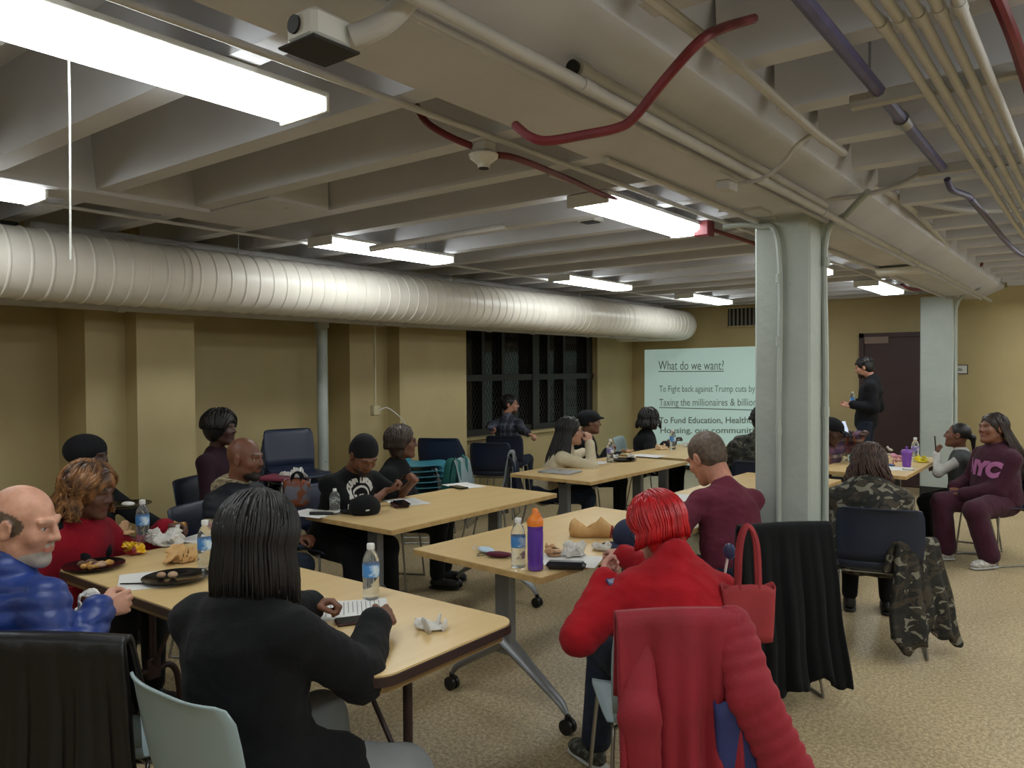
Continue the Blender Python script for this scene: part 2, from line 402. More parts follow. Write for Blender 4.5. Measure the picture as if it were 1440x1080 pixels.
def long_pipe(x, z, r, y0, y1, label, name='pipe', m=M_pipe, bands=(), group=None):
    o = MB().tube([(x, y0, z), (x, (y0+y1)/2, z), (x, y1, z)], r, 12).build(name, m, smooth=40); tag(o, label, 'pipe', group)
    for yb in bands: MB().tube([(x, yb-.03, z), (x, yb+.03, z)], r*1.16, 12).build('coupling', m, o, smooth=40)
    return o
long_pipe(-5.40, 2.066, .05, YN, 10.2, 'white pipe under the air duct on its window side', bands=(2.6, 5.0, 5.3, 6.6, 7.4, 8.6, 9.2, 9.9))
long_pipe(-5.25, 2.49, .042, 2.0, 10.4, 'white pipe lying just above the air duct')
o = MB(); o.tube([(-5.2, YN, 2.475), (-5.2, 1.9, 2.475)], .028, 10)
tb = tag(o.build('steam_pipe', M_dsteel, smooth=40), 'dark bare pipe with fittings above the near end of the air duct', 'pipe')
for yb in (1.15, 1.35, 1.62): MB().tube([(-5.2, yb-.035, 2.475), (-5.2, yb+.035, 2.475)], .042, 10).build('fitting', M_dsteel, tb, smooth=40)
# slim conduit feeding the fixtures of the row near the duct
long_pipe(-4.46, 2.49, .011, YN, 10.6, 'slim conduit along the light row beside the air duct', 'conduit')

# ================================================================== LIGHT FIXTURES
def fixture(label, group, lit=True, wd=.24):
    t = thing('ceiling_light', label, 'light', group=group)
    h = wd/2
    # wraparound diffuser cross section
    sec = [(-h, .046), (-h, .022), (-h+.02, .005), (-h+.05, 0), (h-.05, 0), (h-.02, .005), (h, .022), (h, .046)]
    mb = MB(); vs = [(x, y, z) for y in (-.60, .60) for x, z in sec]; n = len(sec)
    mb.add(vs, [tuple(range(n))[::-1], tuple(range(n, 2*n))]+[(i, (i+1) % n, n+(i+1) % n, n+i) for i in range(n)])
    mb.build('diffuser', M_lens if lit else M_white, t, smooth=50)
    MB().box((-h-.004, -.615, .045), (h+.004, .615, .066), .003).build('housing', M_white, t)
    for s in (-1, 1): MB().box((-h-.006, s*.612-.008, .0), (h+.006, s*.612+.008, .066), .003).build('end_cap', M_white, t)
    for s in (-.42, .42): MB().tube([(0, s, .066), (0, s, .40)], .0035, 6).build('hanger_rod', M_steel, t)
    return t
fx = fixture('nearest lit ceiling light, largest in view above the folding table', 'lit tube lights of the centre row')
ZFX = 2.45
fx.location = (-2.17, 1.06, ZFX)
dup(fx, (-2.17, 4.08, ZFX), 0, 'lit tube light hanging just left of the nearest column', 'lit tube lights of the centre row')
dup(fx, (-2.17, 6.90, ZFX), 0, 'lit tube light mostly hidden behind the nearest column', 'lit tube lights of the centre row')
dup(fx, (-2.06, 9.40, ZFX), 0, 'lit tube light hanging in front of the brown door', 'lit tube lights of the centre row')
dup(fx, (-4.28, 1.04, ZFX), 0, 'lit tube light above the duct at the left edge of the photo', 'lit tube lights along the duct')
dup(fx, (-4.28, 4.03, ZFX), 0, 'longest looking lit tube light of the row above the duct', 'lit tube lights along the duct')
dup(fx, (-4.25, 6.88, ZFX), 0, 'lit tube light above the duct in front of the window', 'lit tube lights along the duct')
dup(fx, (-4.14, 9.42, ZFX), 0, 'lit tube light at the far end of the row above the duct, by the grille', 'lit tube lights along the duct')
for yy in (-1.9, -.4, 1.04, 2.5, 4.05, 5.5, 6.9, 8.3, 9.7):      # unseen right hand rows, spaced closer than the visible ones to brighten that side
    dup(fx, (.42, yy, ZFX), 0, 'unseen tube light of the right hand row, close set to brighten that side', 'unseen tube lights on the right hand side')
    dup(fx, (2.7, yy, ZFX), 0, 'unseen tube light of the outer right row, close set to brighten that side', 'unseen tube lights of the outer right row')
dup(fx, (.1, 10.6, ZFX), 0, 'unseen tube light of the right hand row, close set to brighten that side', 'unseen tube lights on the right hand side')  # extra lamp out of view, added to brighten the far wall
for xx in (-4.28, -2.17): dup(fx, (xx, -1.95, ZFX), 0, 'unseen tube light added behind the camera', 'unseen tube lights added behind the camera')  # both rows carried on behind the camera, unseen, added for more light
uf = fixture('unlit white ceiling light near the far column', 'unlit lights', lit=False); uq = Z(1266, 382, 2.40); uf.location = (uq.x, uq.y, 2.375); uf.rotation_euler[2] = math.radians(90); uf.scale = (.7, .28, .8)
# pull cord
a = DD(97, 88, 2.15); b = DD(99, 365, 2.15)
a.z = ZFX+.0
cord = tag(MB().tube([(a.x, a.y, ZFX+.01), (a.x, a.y, 2.3), (b.x, b.y, b.z)], .003, 6).build('pull_cord', M_white), 'thin white pull cord hanging from the nearest ceiling light', 'cord')

# ================================================================== CEILING FITTINGS
# junction box with sensor, near camera
jb = DD(449, 50, 1.72)
t = thing('junction_box', 'white metal box with a round knockout under the ceiling near the camera', 'junction box', jb)
MB().box((-.05, -.055, -.03), (.05, .055, .040), .012).build('box', M_white, t)
MB().box((-.062, -.066, -.037), (.062, .066, -.030), .003).build('dark_cover', M_dsteel, t)
MB().lathe([(.02, 0), (.02, .006), (.012, .006)], 16, Matrix.Translation((-.012, -.0555, .008)) @ Matrix.Rotation(math.pi/2, 4, 'X')).build('knockout', M_black, t)
jo = tag(MB().tube(bez([jb+Vector((.05, .05, .0)), jb+Vector((.12, .10, .04)), jb+Vector((.20, .16, .16)), jb+Vector((.22, .2, .3))]), .026, 10).build('conduit', M_pipe, smooth=50), 'thick white conduit bending away from the white sensor box', 'pipe')
# pipes along the main beam
long_pipe(-1.297, 2.43, .012, YN, YF-.2, 'slim white conduit along the underside of the main beam', 'conduit', group=None)
long_pipe(-1.19, 2.403, .018, YN, YF-.2, 'thicker white pipe along the underside of the main beam', 'conduit', bands=(1.9, 3.3, 4.2, 6.0, 7.6))
op = tag(MB().tube([(-1.205, 1.87, 2.447), (-1.205, 4.25, 2.447)], .024, 14, caps=False).build('sleeve_pipe', M_pipe, smooth=50), 'open ended white pipe on the main beam', 'pipe')
a = DD(800, 97, 2.15)
op2 = MB().tube([(-1.205, 1.86, 2.447), (-1.205, 1.91, 2.447)], .031, 14).build('collar', M_pipe, op, smooth=50)
MB().tube([(-1.205, 1.845, 2.447), (-1.205, 1.859, 2.447)], .020, 14).build('opening', M_black, op, smooth=50)
# white conduits left of the beam at rib level
long_pipe(-1.90, 2.497, .012, YN, 10.6, 'white conduit crossing under the ribs left of the main beam', 'conduit')
long_pipe(-1.60, 2.432, .012, 2.7, 10.8, 'thin white conduit under the left edge of the main beam', 'conduit')
# crosswise conduits
conduit('conduit', [DD(520, 350, 4.7), DD(820, 300, 5.3), DD(1000, 268, 5.6)], .02, M_pipe, 'white conduit running crosswise under the far ribs', smooth=False)
t = thing('sensor_box', 'small white box with a dark underside beneath the far ribs', 'junction box', DD(830, 312, 5.2))
MB().box((-.07, -.06, 0), (.07, .06, .05), .004).build('box', M_white, t); MB().box((-.05, -.045, -.006), (.05, .045, .0)).build('lens', M_dsteel, t)
# red conduits
def pxpath(L_): return [DD(*q) for q in L_]
conduit('fire_alarm_conduit', [DD(585, 148, 3.10), DD(600, 172, 3.05), DD(632, 192, 3.02), DD(668, 207, 3.02)], .014, M_red, 'dark red conduit going up into the ceiling left of the smoke detector', group=None)
conduit('fire_alarm_conduit', [DD(700, 218, 3.04), DD(730, 224, 3.15), DD(800, 252, 3.6), DD(870, 282, 4.1), DD(985, 318, 5.0), DD(1075, 347, 5.6)], .014, M_red, 'long dark red conduit running from the smoke detector towards the nearest column')
rb = tag(MB().obox(DD(990, 322, 4.9), (.05, .05, .05), ((1,0,0),(0,1,0),(0,0,1)), .008).build('alarm_box', M_red), 'dark red junction box at the end of the hanging light', 'junction box')
conduit('fire_alarm_conduit', [DD(725, 176, 2.25), DD(745, 192, 2.18), DD(770, 198, 2.16), DD(820, 190, 2.15), DD(868, 180, 2.14), DD(892, 165, 2.12), DD(935, 112, 2.02), DD(980, 62, 1.92), DD(1010, 42, 1.98), DD(1060, 26, 2.2)], .0135, M_red, 'bent dark red conduit crossing the main beam')
conduit('fire_alarm_conduit', [DD(1395, -20, 2.0), DD(1420, 40, 2.1), DD(1437, 90, 2.25), DD(1455, 150, 2.45)], .018, M_red, 'red pipe at the top right corner')
conduit('fire_alarm_conduit', [DD(1268, 400, 8.6), DD(1285, 407, 8.7), DD(1320, 405, 8.8), DD(1345, 396, 8.4), DD(1375, 375, 7.9), DD(1400, 365, 7.6), DD(1445, 362, 7.3)], .017, M_red, 'dark red conduit sweeping above the farther column')
# smoke detector
sd = DD(680, 218, 3.02)
t = thing('smoke_detector', 'round white smoke detector on a box below the ribs', 'smoke detector', (sd.x, sd.y, sd.z))
MB().lathe([(.012, -.052), (.022, -.05), (.026, -.035), (.055, -.012), (.058, .0), (.05, .008), (.035, .01)], 24).build('housing', M_white, t)
MB().lathe([(.020, -.054), (.020, -.049)], 16).build('sensor_ring', M_black, t)
MB().box((-.035, -.035, .01), (.035, .035, .05), .005).build('mounting_box', M_pipe, t)
# purple conduit
conduit('purple_conduit', [Z(1105, -30, 2.505), Z(1130, 0, 2.505), Z(1236, 128, 2.505), Z(1262, 160, 2.505), Z(1325, 236, 2.505)], .021, M_purple, 'purple painted conduit crossing the two nearer steel channels', smooth=False)
conduit('purple_conduit', [DD(1332, 252, 3.75), DD(1338, 266, 3.8), DD(1352, 272, 3.9), DD(1363, 277, 4.0), DD(1374, 290, 4.15), DD(1420, 345, 5.2), DD(1440, 360, 5.6)], .016, M_purple, 'thin purple conduit with an offset bend beyond the second steel channel')
pc = Z(1270, 170, 2.505); d = (Z(1325, 236, 2.505)-Z(1262, 160, 2.505)).normalized()
tag(MB().tube([pc-d*.045, pc+d*.045], .028, 12).build('pipe_coupling', M_steel, smooth=50), 'bare steel coupling on the purple conduit', 'coupling')
# steel channels and the pipe bundle
RK = [(DD(1196, 146, 2.62), DD(1470, 100, 2.62)), (DD(1292, 243, 3.65), DD(1475, 219, 3.65)), (DD(1358, 296, 5.2), DD(1480, 288, 5.2)), (DD(1396, 349, 7.4), DD(1480, 342, 7.4))]
lab = ['nearest steel channel carrying the pipe bundle', 'second steel channel carrying the pipe bundle', 'third steel channel farther along the pipe bundle', 'farthest short steel channel under the pipes']
YC = [2.62, 3.72, 4.95, 7.2]
for (a, b), l, yy in zip(RK, lab, YC):
    x0 = a.x; z0 = (a.z); 
    t = thing('steel_channel', l, 'bracket', (x0, a.y, z0))
    MB().box((0, -.02, -.022), (1.5, .02, .022), .003).build('channel', M_strut, t)
    for xx in (.06, 1.3): MB().tube([(xx, 0, .02), (xx, 0, ZS-z0-.0)], .005, 6).build('threaded_rod', M_steel, t)
zr = RK[0][0].z+.045
for k in range(5):
    xk = Z(1288+k*24, 126-k*4, zr).x if k else Z(1286, 124, zr).x
    xk = -.46+k*.042
    z1_ = 2.455
    o = MB().tube([(xk-.045+k*.012, YN, z1_), (xk-.03+k*.01, 1.2, z1_), (xk, 2.2, z1_), (xk, 3.6, z1_-.01), (xk, 5.2, z1_-.02), (xk, 10.9, z1_-.02)], .0135, 12).build('ceiling_pipe', M_pipe, smooth=50)
    tag(o, 'white pipe on the steel channels, %s of the bundle of five' % ['leftmost', 'second from the left', 'middle', 'second from the right', 'rightmost'][k], 'pipe', 'bundle of white ceiling pipes')
    MB().tube([(xk, 2.1, z1_), (xk, 2.15, z1_)], .017, 12).build('coupling', M_pipe, o, smooth=50)
# other white conduits on the right side of the ceiling
conduit('conduit', [DD(905, -10, 1.75), DD(985, 50, 2.0), DD(1060, 112, 2.35), DD(1150, 190, 2.9), DD(1186, 215, 3.15)], .016, M_pipe, 'white conduit running away over the right side of the main beam', smooth=False)
conduit('flexible_cable', [DD(1140, 190, 2.85), DD(1120, 205, 2.85), DD(1098, 232, 2.95), DD(1070, 252, 3.1), DD(1040, 258, 3.25)], .008, M_pipe, 'thin white cable curving from the conduit to a small box on the beam', 'cable')
tag(MB().obox(DD(1022, 262, 3.3), (.05, .03, .02), ((0,1,0),(1,0,0),(0,0,1)), .004).build('cable_box', M_pipe), 'small white box on the underside of the main beam', 'junction box')
conduit('conduit', [DD(1010, 295, 4.35), DD(1060, 290, 4.3), DD(1130, 284, 4.2), DD(1210, 275, 4.15), DD(1260, 262, 4.1), DD(1300, 240, 3.9)], .014, M_pipe, 'white conduit crossing above the nearest column up to the second channel')
conduit('conduit', [DD(1165, 302, 4.6), DD(1215, 292, 4.7), DD(1270, 282, 4.8), DD(1370, 296, 4.8), DD(1460, 290, 4.8)], .02, M_pipe, 'white pipe running crosswise behind the nearest column')
conduit('conduit', [DD(1150, 305, 4.5), DD(1180, 270, 4.4), DD(1230, 262, 4.4), DD(1290, 300, 5.1), DD(1345, 360, 7.0), DD(1375, 392, 8.6)], .022, M_pipe, 'white conduit following the right side of the main beam')
conduit('conduit', [DD(770, 245, 3.9), DD(860, 270, 4.3), DD(990, 300, 4.9), DD(1050, 322, 5.2)], .013, M_pipe, 'thin white conduit between the two left ceiling bays')
tag(MB().obox(DD(1065, 292, 4.2), (.09, .045, .03), ((0,1,0),(1,0,0),(0,0,1)), .004).build('cable_box', M_pipe), 'long painted box on top of the nearest column', 'junction box')
# vent grille on the far wall
a = DY(1024, 433, YF); b = DY(1075, 458, YF)
t = thing('vent_grille', 'dark vertical bar vent grille high on the far wall', 'vent', ((a.x+b.x)/2, YF, (a.z+b.z)/2))
wv = (b.x-a.x)/2; hv = (a.z-b.z)/2
for s in (-1, 1):
    MB().box((-wv-.03, -.025, s*hv-.015), (wv+.03, -.001, s*hv+.015), .003).build('frame', M_wall, t); MB().box((s*wv-.015+s*.015, -.025, -hv), (s*wv+.015+s*.015, -.001, hv), .003).build('frame', M_wall, t)
MB().box((-wv, -.006, -hv), (wv, -.002, hv)).build('backing', M_black, t)
for k in range(9):
    x = -wv+(k+.5)*2*wv/9; MB().box((x-.012, -.02, -hv), (x+.012, -.008, hv), .003).build('slat', mat('grille slat grey', (120, 120, 112), .5), t)
# plaque beside far column
a = DY(1343, 514, YF); b = DY(1360, 525, YF)
t = thing('room_sign', 'small white plaque in a black frame on the far wall by the farther column', 'sign', ((a.x+b.x)/2, YF, (a.z+b.z)/2))
wv = abs(b.x-a.x)/2; hv = abs(a.z-b.z)/2
MB().box((-wv-.02, -.012, -hv-.01), (wv+.01, -.001, hv+.01), .002).build('frame', M_black, t); MB().box((-wv-.01, -.016, -hv), (wv, -.012, hv)).build('plate', M_white, t)
mb = MB(); mb.box((-wv*.6, -.018, -hv*.25), (wv*.3, -.016, -hv*.05)); mb.box((-wv*.5, -.018, hv*.15), (wv*.1, -.016, hv*.3)); mb.build('lettering', M_black, t)
# radiator pipe on the left wall
px = DX(457, 520, -5.86)
o = MB().tube([(-5.9, px.y, 0), (-5.9, px.y, 1.2), (-5.9, px.y, ZS)], .05, 16).build('riser_pipe', M_col, smooth=50); tag(o, 'grey green vertical pipe against the left wall', 'pipe')
MB().tube([(-5.9, px.y, 2.0), (-5.9, px.y, 2.08)], .066, 16).build('coupling', M_col, o, smooth=50)
# outlet and its conduit
a = DX(526, 577, -5.715)
t = thing('outlet_box', 'beige socket box with a plugged white cord on the left wall', 'socket', a)
MB().box((-.012, -.045, -.05), (.05, .045, .05), .008).build('box', mat('beige metal', (176, 164, 132), .5), t)
MB().tube([(.02, 0, .05), (.02, 0, .9)], .011, 8).build('conduit', MATS['beige metal'], t, smooth=50)
MB().tube(bez([(.055, .02, 0), (.09, .1, .02), (.1, .3, -.12), (.12, .42, -.35)]), .005, 6).build('plug_cord', M_white, t, smooth=50)

# ================================================================== PROJECTED SLIDE on the far wall
M_slide = mat('projected pale green slide', (180, 206, 198), .8, emis=.15)
M_sltxt = mat('grey slide lettering', (116, 128, 112), .8, emis=.02)
yS = YF-.004
sl = MB(); q = [DY(906, 674, yS), DY(1140, 668, yS), DY(1140, 484.5, yS), DY(906.5, 492, yS)]
sl.add([tuple(v) for v in q], [(0, 1, 2, 3)])
slide = tag(sl.build('projected_slide', M_slide, smooth=0), 'pale green projected slide with grey writing on the far wall', 'projection')
def slide_text(txt, x0, yb, x1, h, bold=0, under=False):
    vs, fs = textmesh(txt, 1.0, bold=bold)
    wmax = max(v[0] for v in vs); P0 = DY(x0, yb, yS-.004); P1 = DY(x1, yb, yS-.004)
    sx = (P1.x-P0.x)/wmax; ph = DY(x0, yb-h, yS-.004).z-P0.z; sz = ph/.72
    mb = MB(); mb.add([(P0.x+v[0]*sx, yS-.004, P0.z+(P1.z-P0.z)*v[0]/wmax+v[1]*sz) for v in vs], fs)
    if under: mb.box((P0.x, yS-.005, P0.z-.035), (P1.x, yS-.003, P0.z-.022))
    mb.build('slide_text', M_sltxt, slide, smooth=0)
slide_text('What do we want?', 926, 520, 1018, 13, under=True)
slide_text('To Fight back against Trump cuts by', 927, 551, 1062, 9)
slide_text('Taxing the millionaires & billionaires', 927, 570.5, 1087, 10, under=True)
slide_text('To Fund Education, Healthcare,', 927, 595, 1077, 8.5, bold=.012)
slide_text('Housing, our communities', 928, 609, 1073, 8, bold=.012)
# ================================================================== BODY MODELLING (distance field -> one smooth mesh)
def V(*a): return np.array(a if len(a) > 1 else a[0], float)
def nrm(v): v = np.asarray(v, float); return v/max(np.linalg.norm(v), 1e-9)
class Blob:
    def __init__(s, k=.03): s.p = []; s.k = k; s.wr = 0; s.quilt = None; s.seed = 1; s.gq = None
    def cap(s, a, b, ra, rb=None, k=None, col=0, op=0, flat=None, q=0, n=None):
        a = V(a); b = V(b); rb = ra if rb is None else rb
        s.p.append(dict(t='c', a=a, b=b, ra=ra, rb=rb, k=s.k if k is None else k, col=col, op=op, flat=flat, n=None if n is None else nrm(n), q=q,
                        lo=np.minimum(a-ra, b-rb), hi=np.maximum(a+ra, b+rb))); return s
    def ell(s, c, r, ax=None, k=None, col=0, op=0, q=0):
        c = V(c); r = V(r) if hasattr(r, '__len__') else V(r, r, r); ax = np.eye(3) if ax is None else np.array(ax)
        R = np.sqrt(((ax.T*r)**2).sum(1)) ; s.p.append(dict(t='e', c=c, r=r, ax=ax, k=s.k if k is None else k, col=col, op=op, q=q, lo=c-R, hi=c+R)); return s
    def ball(s, c, r, **kw): return s.ell(c, (r, r, r), **kw)
    def dist(s, P, far=.12):
        D = np.full(len(P), 1.0); Cc = np.zeros(len(P), np.int32); best = np.full(len(P), 9.0)
        for p in s.p:
            m = far
            i = np.nonzero(((P > p['lo']-m) & (P < p['hi']+m)).all(1))[0]
            if not len(i): continue
            Q = P[i]
            if p['t'] == 'c':
                ab = p['b']-p['a']; L2 = ab@ab; pa = Q-p['a']; t = np.clip(pa@ab/max(L2, 1e-12), 0, 1)
                w_ = pa-t[:, None]*ab
                if p['n'] is not None:
                    w_ = w_+p['n']*((w_@p['n'])*(1/p['flat']-1))[:, None]
                r = p['ra']+(p['rb']-p['ra'])*t; d = np.sqrt((w_**2).sum(1))-r
                if p['q']: d = d-abs(p['q'])*.19*np.abs(np.sin(math.pi*t*math.sqrt(L2)/p['q']))
            else:
                l = (Q-p['c'])@p['ax'].T; k0 = np.sqrt(((l/p['r'])**2).sum(1)); k1 = np.sqrt(((l/p['r']**2)**2).sum(1)); d = k0*(k0-1)/np.maximum(k1, 1e-9)
                if p['q']: d = d-abs(p['q'])*.19*np.abs(np.sin(math.pi*l[:, 2]/p['q']))
            o = D[i]; k = p['k']
            if p['op'] == 0:
                h = np.maximum(k-np.abs(o-d), 0)/max(k, 1e-6); nd = np.minimum(o, d)-h*h*k*.25
                c = d < best[i]; best[i] = np.minimum(best[i], d); Cc[i[c]] = p['col']
            elif p['op'] == 1:
                h = np.maximum(k-np.abs(-d-o), 0)/max(k, 1e-6); nd = np.maximum(o, -d)+h*h*k*.25
                if p['col']: cc = d < .001; Cc[i[cc]] = p['col']
            else:    # paint only
                nd = o; cc = d < 0; Cc[i[cc]] = p['col']
            D[i] = nd
        return D, Cc
    def wrinkle(s, P):
        rng = np.random.default_rng(s.seed); w_ = np.zeros(len(P))
        for j in range(7):
            d = rng.normal(size=3); d[2] *= 1.4; d /= np.linalg.norm(d); f = 2*math.pi/rng.uniform(.05, .17); ph = rng.uniform(0, 6.28)
            e = rng.normal(size=3); f2 = 2*math.pi/rng.uniform(.18, .4)
            w_ += (1-np.abs(np.sin(P@d*f*.5+ph+.9*np.sin(P@e*f2))))**2*rng.uniform(.5, 1)
        w2 = np.zeros(len(P))
        for j in range(5):
            d = rng.normal(size=3); d /= np.linalg.norm(d); f = 2*math.pi/rng.uniform(.028, .06); e = rng.normal(size=3); ph = rng.uniform(0, 6.28)
            w2 += (1-np.abs(np.sin(P@d*f*.5+ph+1.2*np.sin(P@e*18+ph))))**2
        return (w_/7-.25)+.35*(w2/5-.25)
    def mesh(s, h):
        lo = np.min([p['lo'] for p in s.p if p['op'] == 0], 0)-.03; hi = np.max([p['hi'] for p in s.p if p['op'] == 0], 0)+.03
        B = 5; H = h*B; nb = np.ceil((hi-lo)/H).astype(int)+1
        gx = [np.arange(n_) for n_ in nb]; G = np.stack(np.meshgrid(*gx, indexing='ij'), -1).reshape(-1, 3)
        Dc, _ = s.dist(lo+(G+.5)*H, far=max(.1, H*2))
        act = G[np.abs(Dc) < H*1.25+.012]
        n = nb*B+1; vol = np.full(n, 1.0, np.float32)
        big = np.repeat(np.repeat(np.repeat(Dc.reshape(nb), B, 0), B, 1), B, 2); vol[:-1, :-1, :-1] = big; 
        o = np.stack(np.meshgrid(*[np.arange(B)]*3, indexing='ij'), -1).reshape(-1, 3)
        I = (act[:, None, :]*B+o[None]).reshape(-1, 3)
        P = lo+I*h; D, _ = s.dist(P, far=.06)
        if s.wr: D = D-s.wr*s.wrinkle(P)
        if s.gq: D = D-s.gq[2]*(np.abs(np.sin(math.pi*(P@s.gq[0]+.012*np.sin(P@V(9., 7., 3.)))/s.gq[1]))**.55-.6)
        vol[I[:, 0], I[:, 1], I[:, 2]] = D
        # surface nets
        sg = vol < 0
        nx, ny, nz = np.array(n)-1
        cs = np.zeros((nx, ny, nz), np.int8)
        for dx in (0, 1):
            for dy in (0, 1):
                for dz in (0, 1): cs += sg[dx:dx+nx, dy:dy+ny, dz:dz+nz]
        cell = np.argwhere((cs > 0) & (cs < 8)); idx = -np.ones((nx, ny, nz), np.int64); idx[cell[:, 0], cell[:, 1], cell[:, 2]] = np.arange(len(cell))
        acc = np.zeros((len(cell), 3)); cnt = np.zeros(len(cell))
        for ax in range(3):
            for a in (0, 1):
                for b in (0, 1):
                    o0 = np.zeros(3, int); oth = [q for q in range(3) if q != ax]; o0[oth[0]] = a; o0[oth[1]] = b; o1 = o0.copy(); o1[ax] = 1
                    A = cell+o0; Bq = cell+o1; va = vol[A[:, 0], A[:, 1], A[:, 2]].astype(float); vb = vol[Bq[:, 0], Bq[:, 1], Bq[:, 2]].astype(float)
                    m = (va < 0) != (vb < 0); t = np.where(m, va/np.where(m, va-vb, 1), 0)
                    pt = np.tile(o0.astype(float), (len(cell), 1)); pt[:, ax] = t
                    acc[m] += pt[m]; cnt[m] += 1
        vert = lo+(cell+acc/np.maximum(cnt, 1)[:, None])*h
        F_ = []
        for ax in range(3):
            u, v = [(1, 2), (2, 0), (0, 1)][ax]
            s0 = sg.take(range(0, n[ax]-1), ax); s1 = sg.take(range(1, n[ax]), ax)
            E_ = np.argwhere(s0 != s1); ok = (E_[:, u] > 0) & (E_[:, v] > 0) & (E_[:, u] < (nx, ny, nz)[u]) & (E_[:, v] < (nx, ny, nz)[v]); E_ = E_[ok]
            fl = s0[E_[:, 0], E_[:, 1], E_[:, 2]]
            q = []
            for du, dv in ((0, 0), (-1, 0), (-1, -1), (0, -1)):
                c = E_.copy(); c[:, u] += du; c[:, v] += dv; q.append(idx[c[:, 0], c[:, 1], c[:, 2]])
            q = np.stack(q, 1); g_ = (q >= 0).all(1); q = q[g_]; fl = fl[g_]
            q[~fl] = q[~fl][:, ::-1]; F_.append(q)
        F_ = np.concatenate(F_)
        _, cc = s.dist(vert, far=.06)
        return vert, F_, cc
BODY_ORIG = None
def mk_mesh(name, vert, faces, mats, parent, origin=(0, 0, 0), cols=None, palette=None, smooth=True, extra=None):
    me = bpy.data.meshes.new(name); O = np.array(origin, float)
    vert = np.asarray(vert, float)-O; nv = len(vert)
    faces = np.asarray(faces)
    if extra is not None and len(extra.v):
        ev = np.array(extra.v)-O; vs = np.concatenate([vert, ev]); me.from_pydata([tuple(v) for v in vs], [], [tuple(f) for f in faces.tolist()]+[tuple(i+nv for i in f) for f in extra.f])
    else:
        me.vertices.add(nv); me.vertices.foreach_set('co', vert.ravel()); me.loops.add(faces.size); me.loops.foreach_set('vertex_index', faces.ravel().astype(np.int32))
        me.polygons.add(len(faces)); me.polygons.foreach_set('loop_start', np.arange(0, faces.size, 4, dtype=np.int32)); me.update(calc_edges=True)
    if cols is not None:
        pal = np.array([lin(c) for c in palette]); a = me.color_attributes.new('Col', 'FLOAT_COLOR', 'POINT'); cc = pal[cols]
        if len(me.vertices) > nv: cc = np.concatenate([cc, np.tile(pal[0], (len(me.vertices)-nv, 1))])
        a.data.foreach_set('color', cc.astype(np.float32).ravel())
    me.materials.append(mats)
    me.polygons.foreach_set('use_smooth', [True]*len(me.polygons)); me.update()
    o = bpy.data.objects.new(name, me); COL.objects.link(o)
    if parent is not None: o.parent = parent
    return o
def blob_obj(name, b, m, parent, origin, h=.01, palette=None, extra=None):
    v, f, c = b.mesh(h)
    return mk_mesh(name, v, f, m, parent, origin, c if palette else None, palette, extra=extra)

def ik(a, t, l1, l2, pole):
    a = V(a); t = V(t); d = t-a; L_ = np.linalg.norm(d); m = (l1+l2)*.995
    if L_ > m: t = a+d/L_*m; d = t-a; L_ = m
    L_ = max(L_, abs(l1-l2)+.02)
    x = (l1*l1-l2*l2+L_*L_)/(2*L_); h = math.sqrt(max(l1*l1-x*x, 0)); u = nrm(d); p = V(pole)-u*(V(pole)@u); p = nrm(p)
    return a+u*x+p*h, t

SKINT = dict(dark=(92, 60, 46), deep=(70, 46, 37), brown=(112, 76, 58), mid=(138, 96, 74), pale=(190, 142, 118), tan=(164, 120, 96))
def skin_mat():
    m = mat('skin', (255, 255, 255), .48, rgb2=(232, 226, 222), scale=30, bump=.12, bscale=220, attr=True)
    N_, L_, B_ = nodes_of(m); B_.inputs['Subsurface Weight'].default_value = .08; B_.inputs['Subsurface Radius'].default_value = (.01, .004, .002)
    return m
M_skin = skin_mat()
M_eye = mat('eye', (255, 255, 255), .15, attr=True)

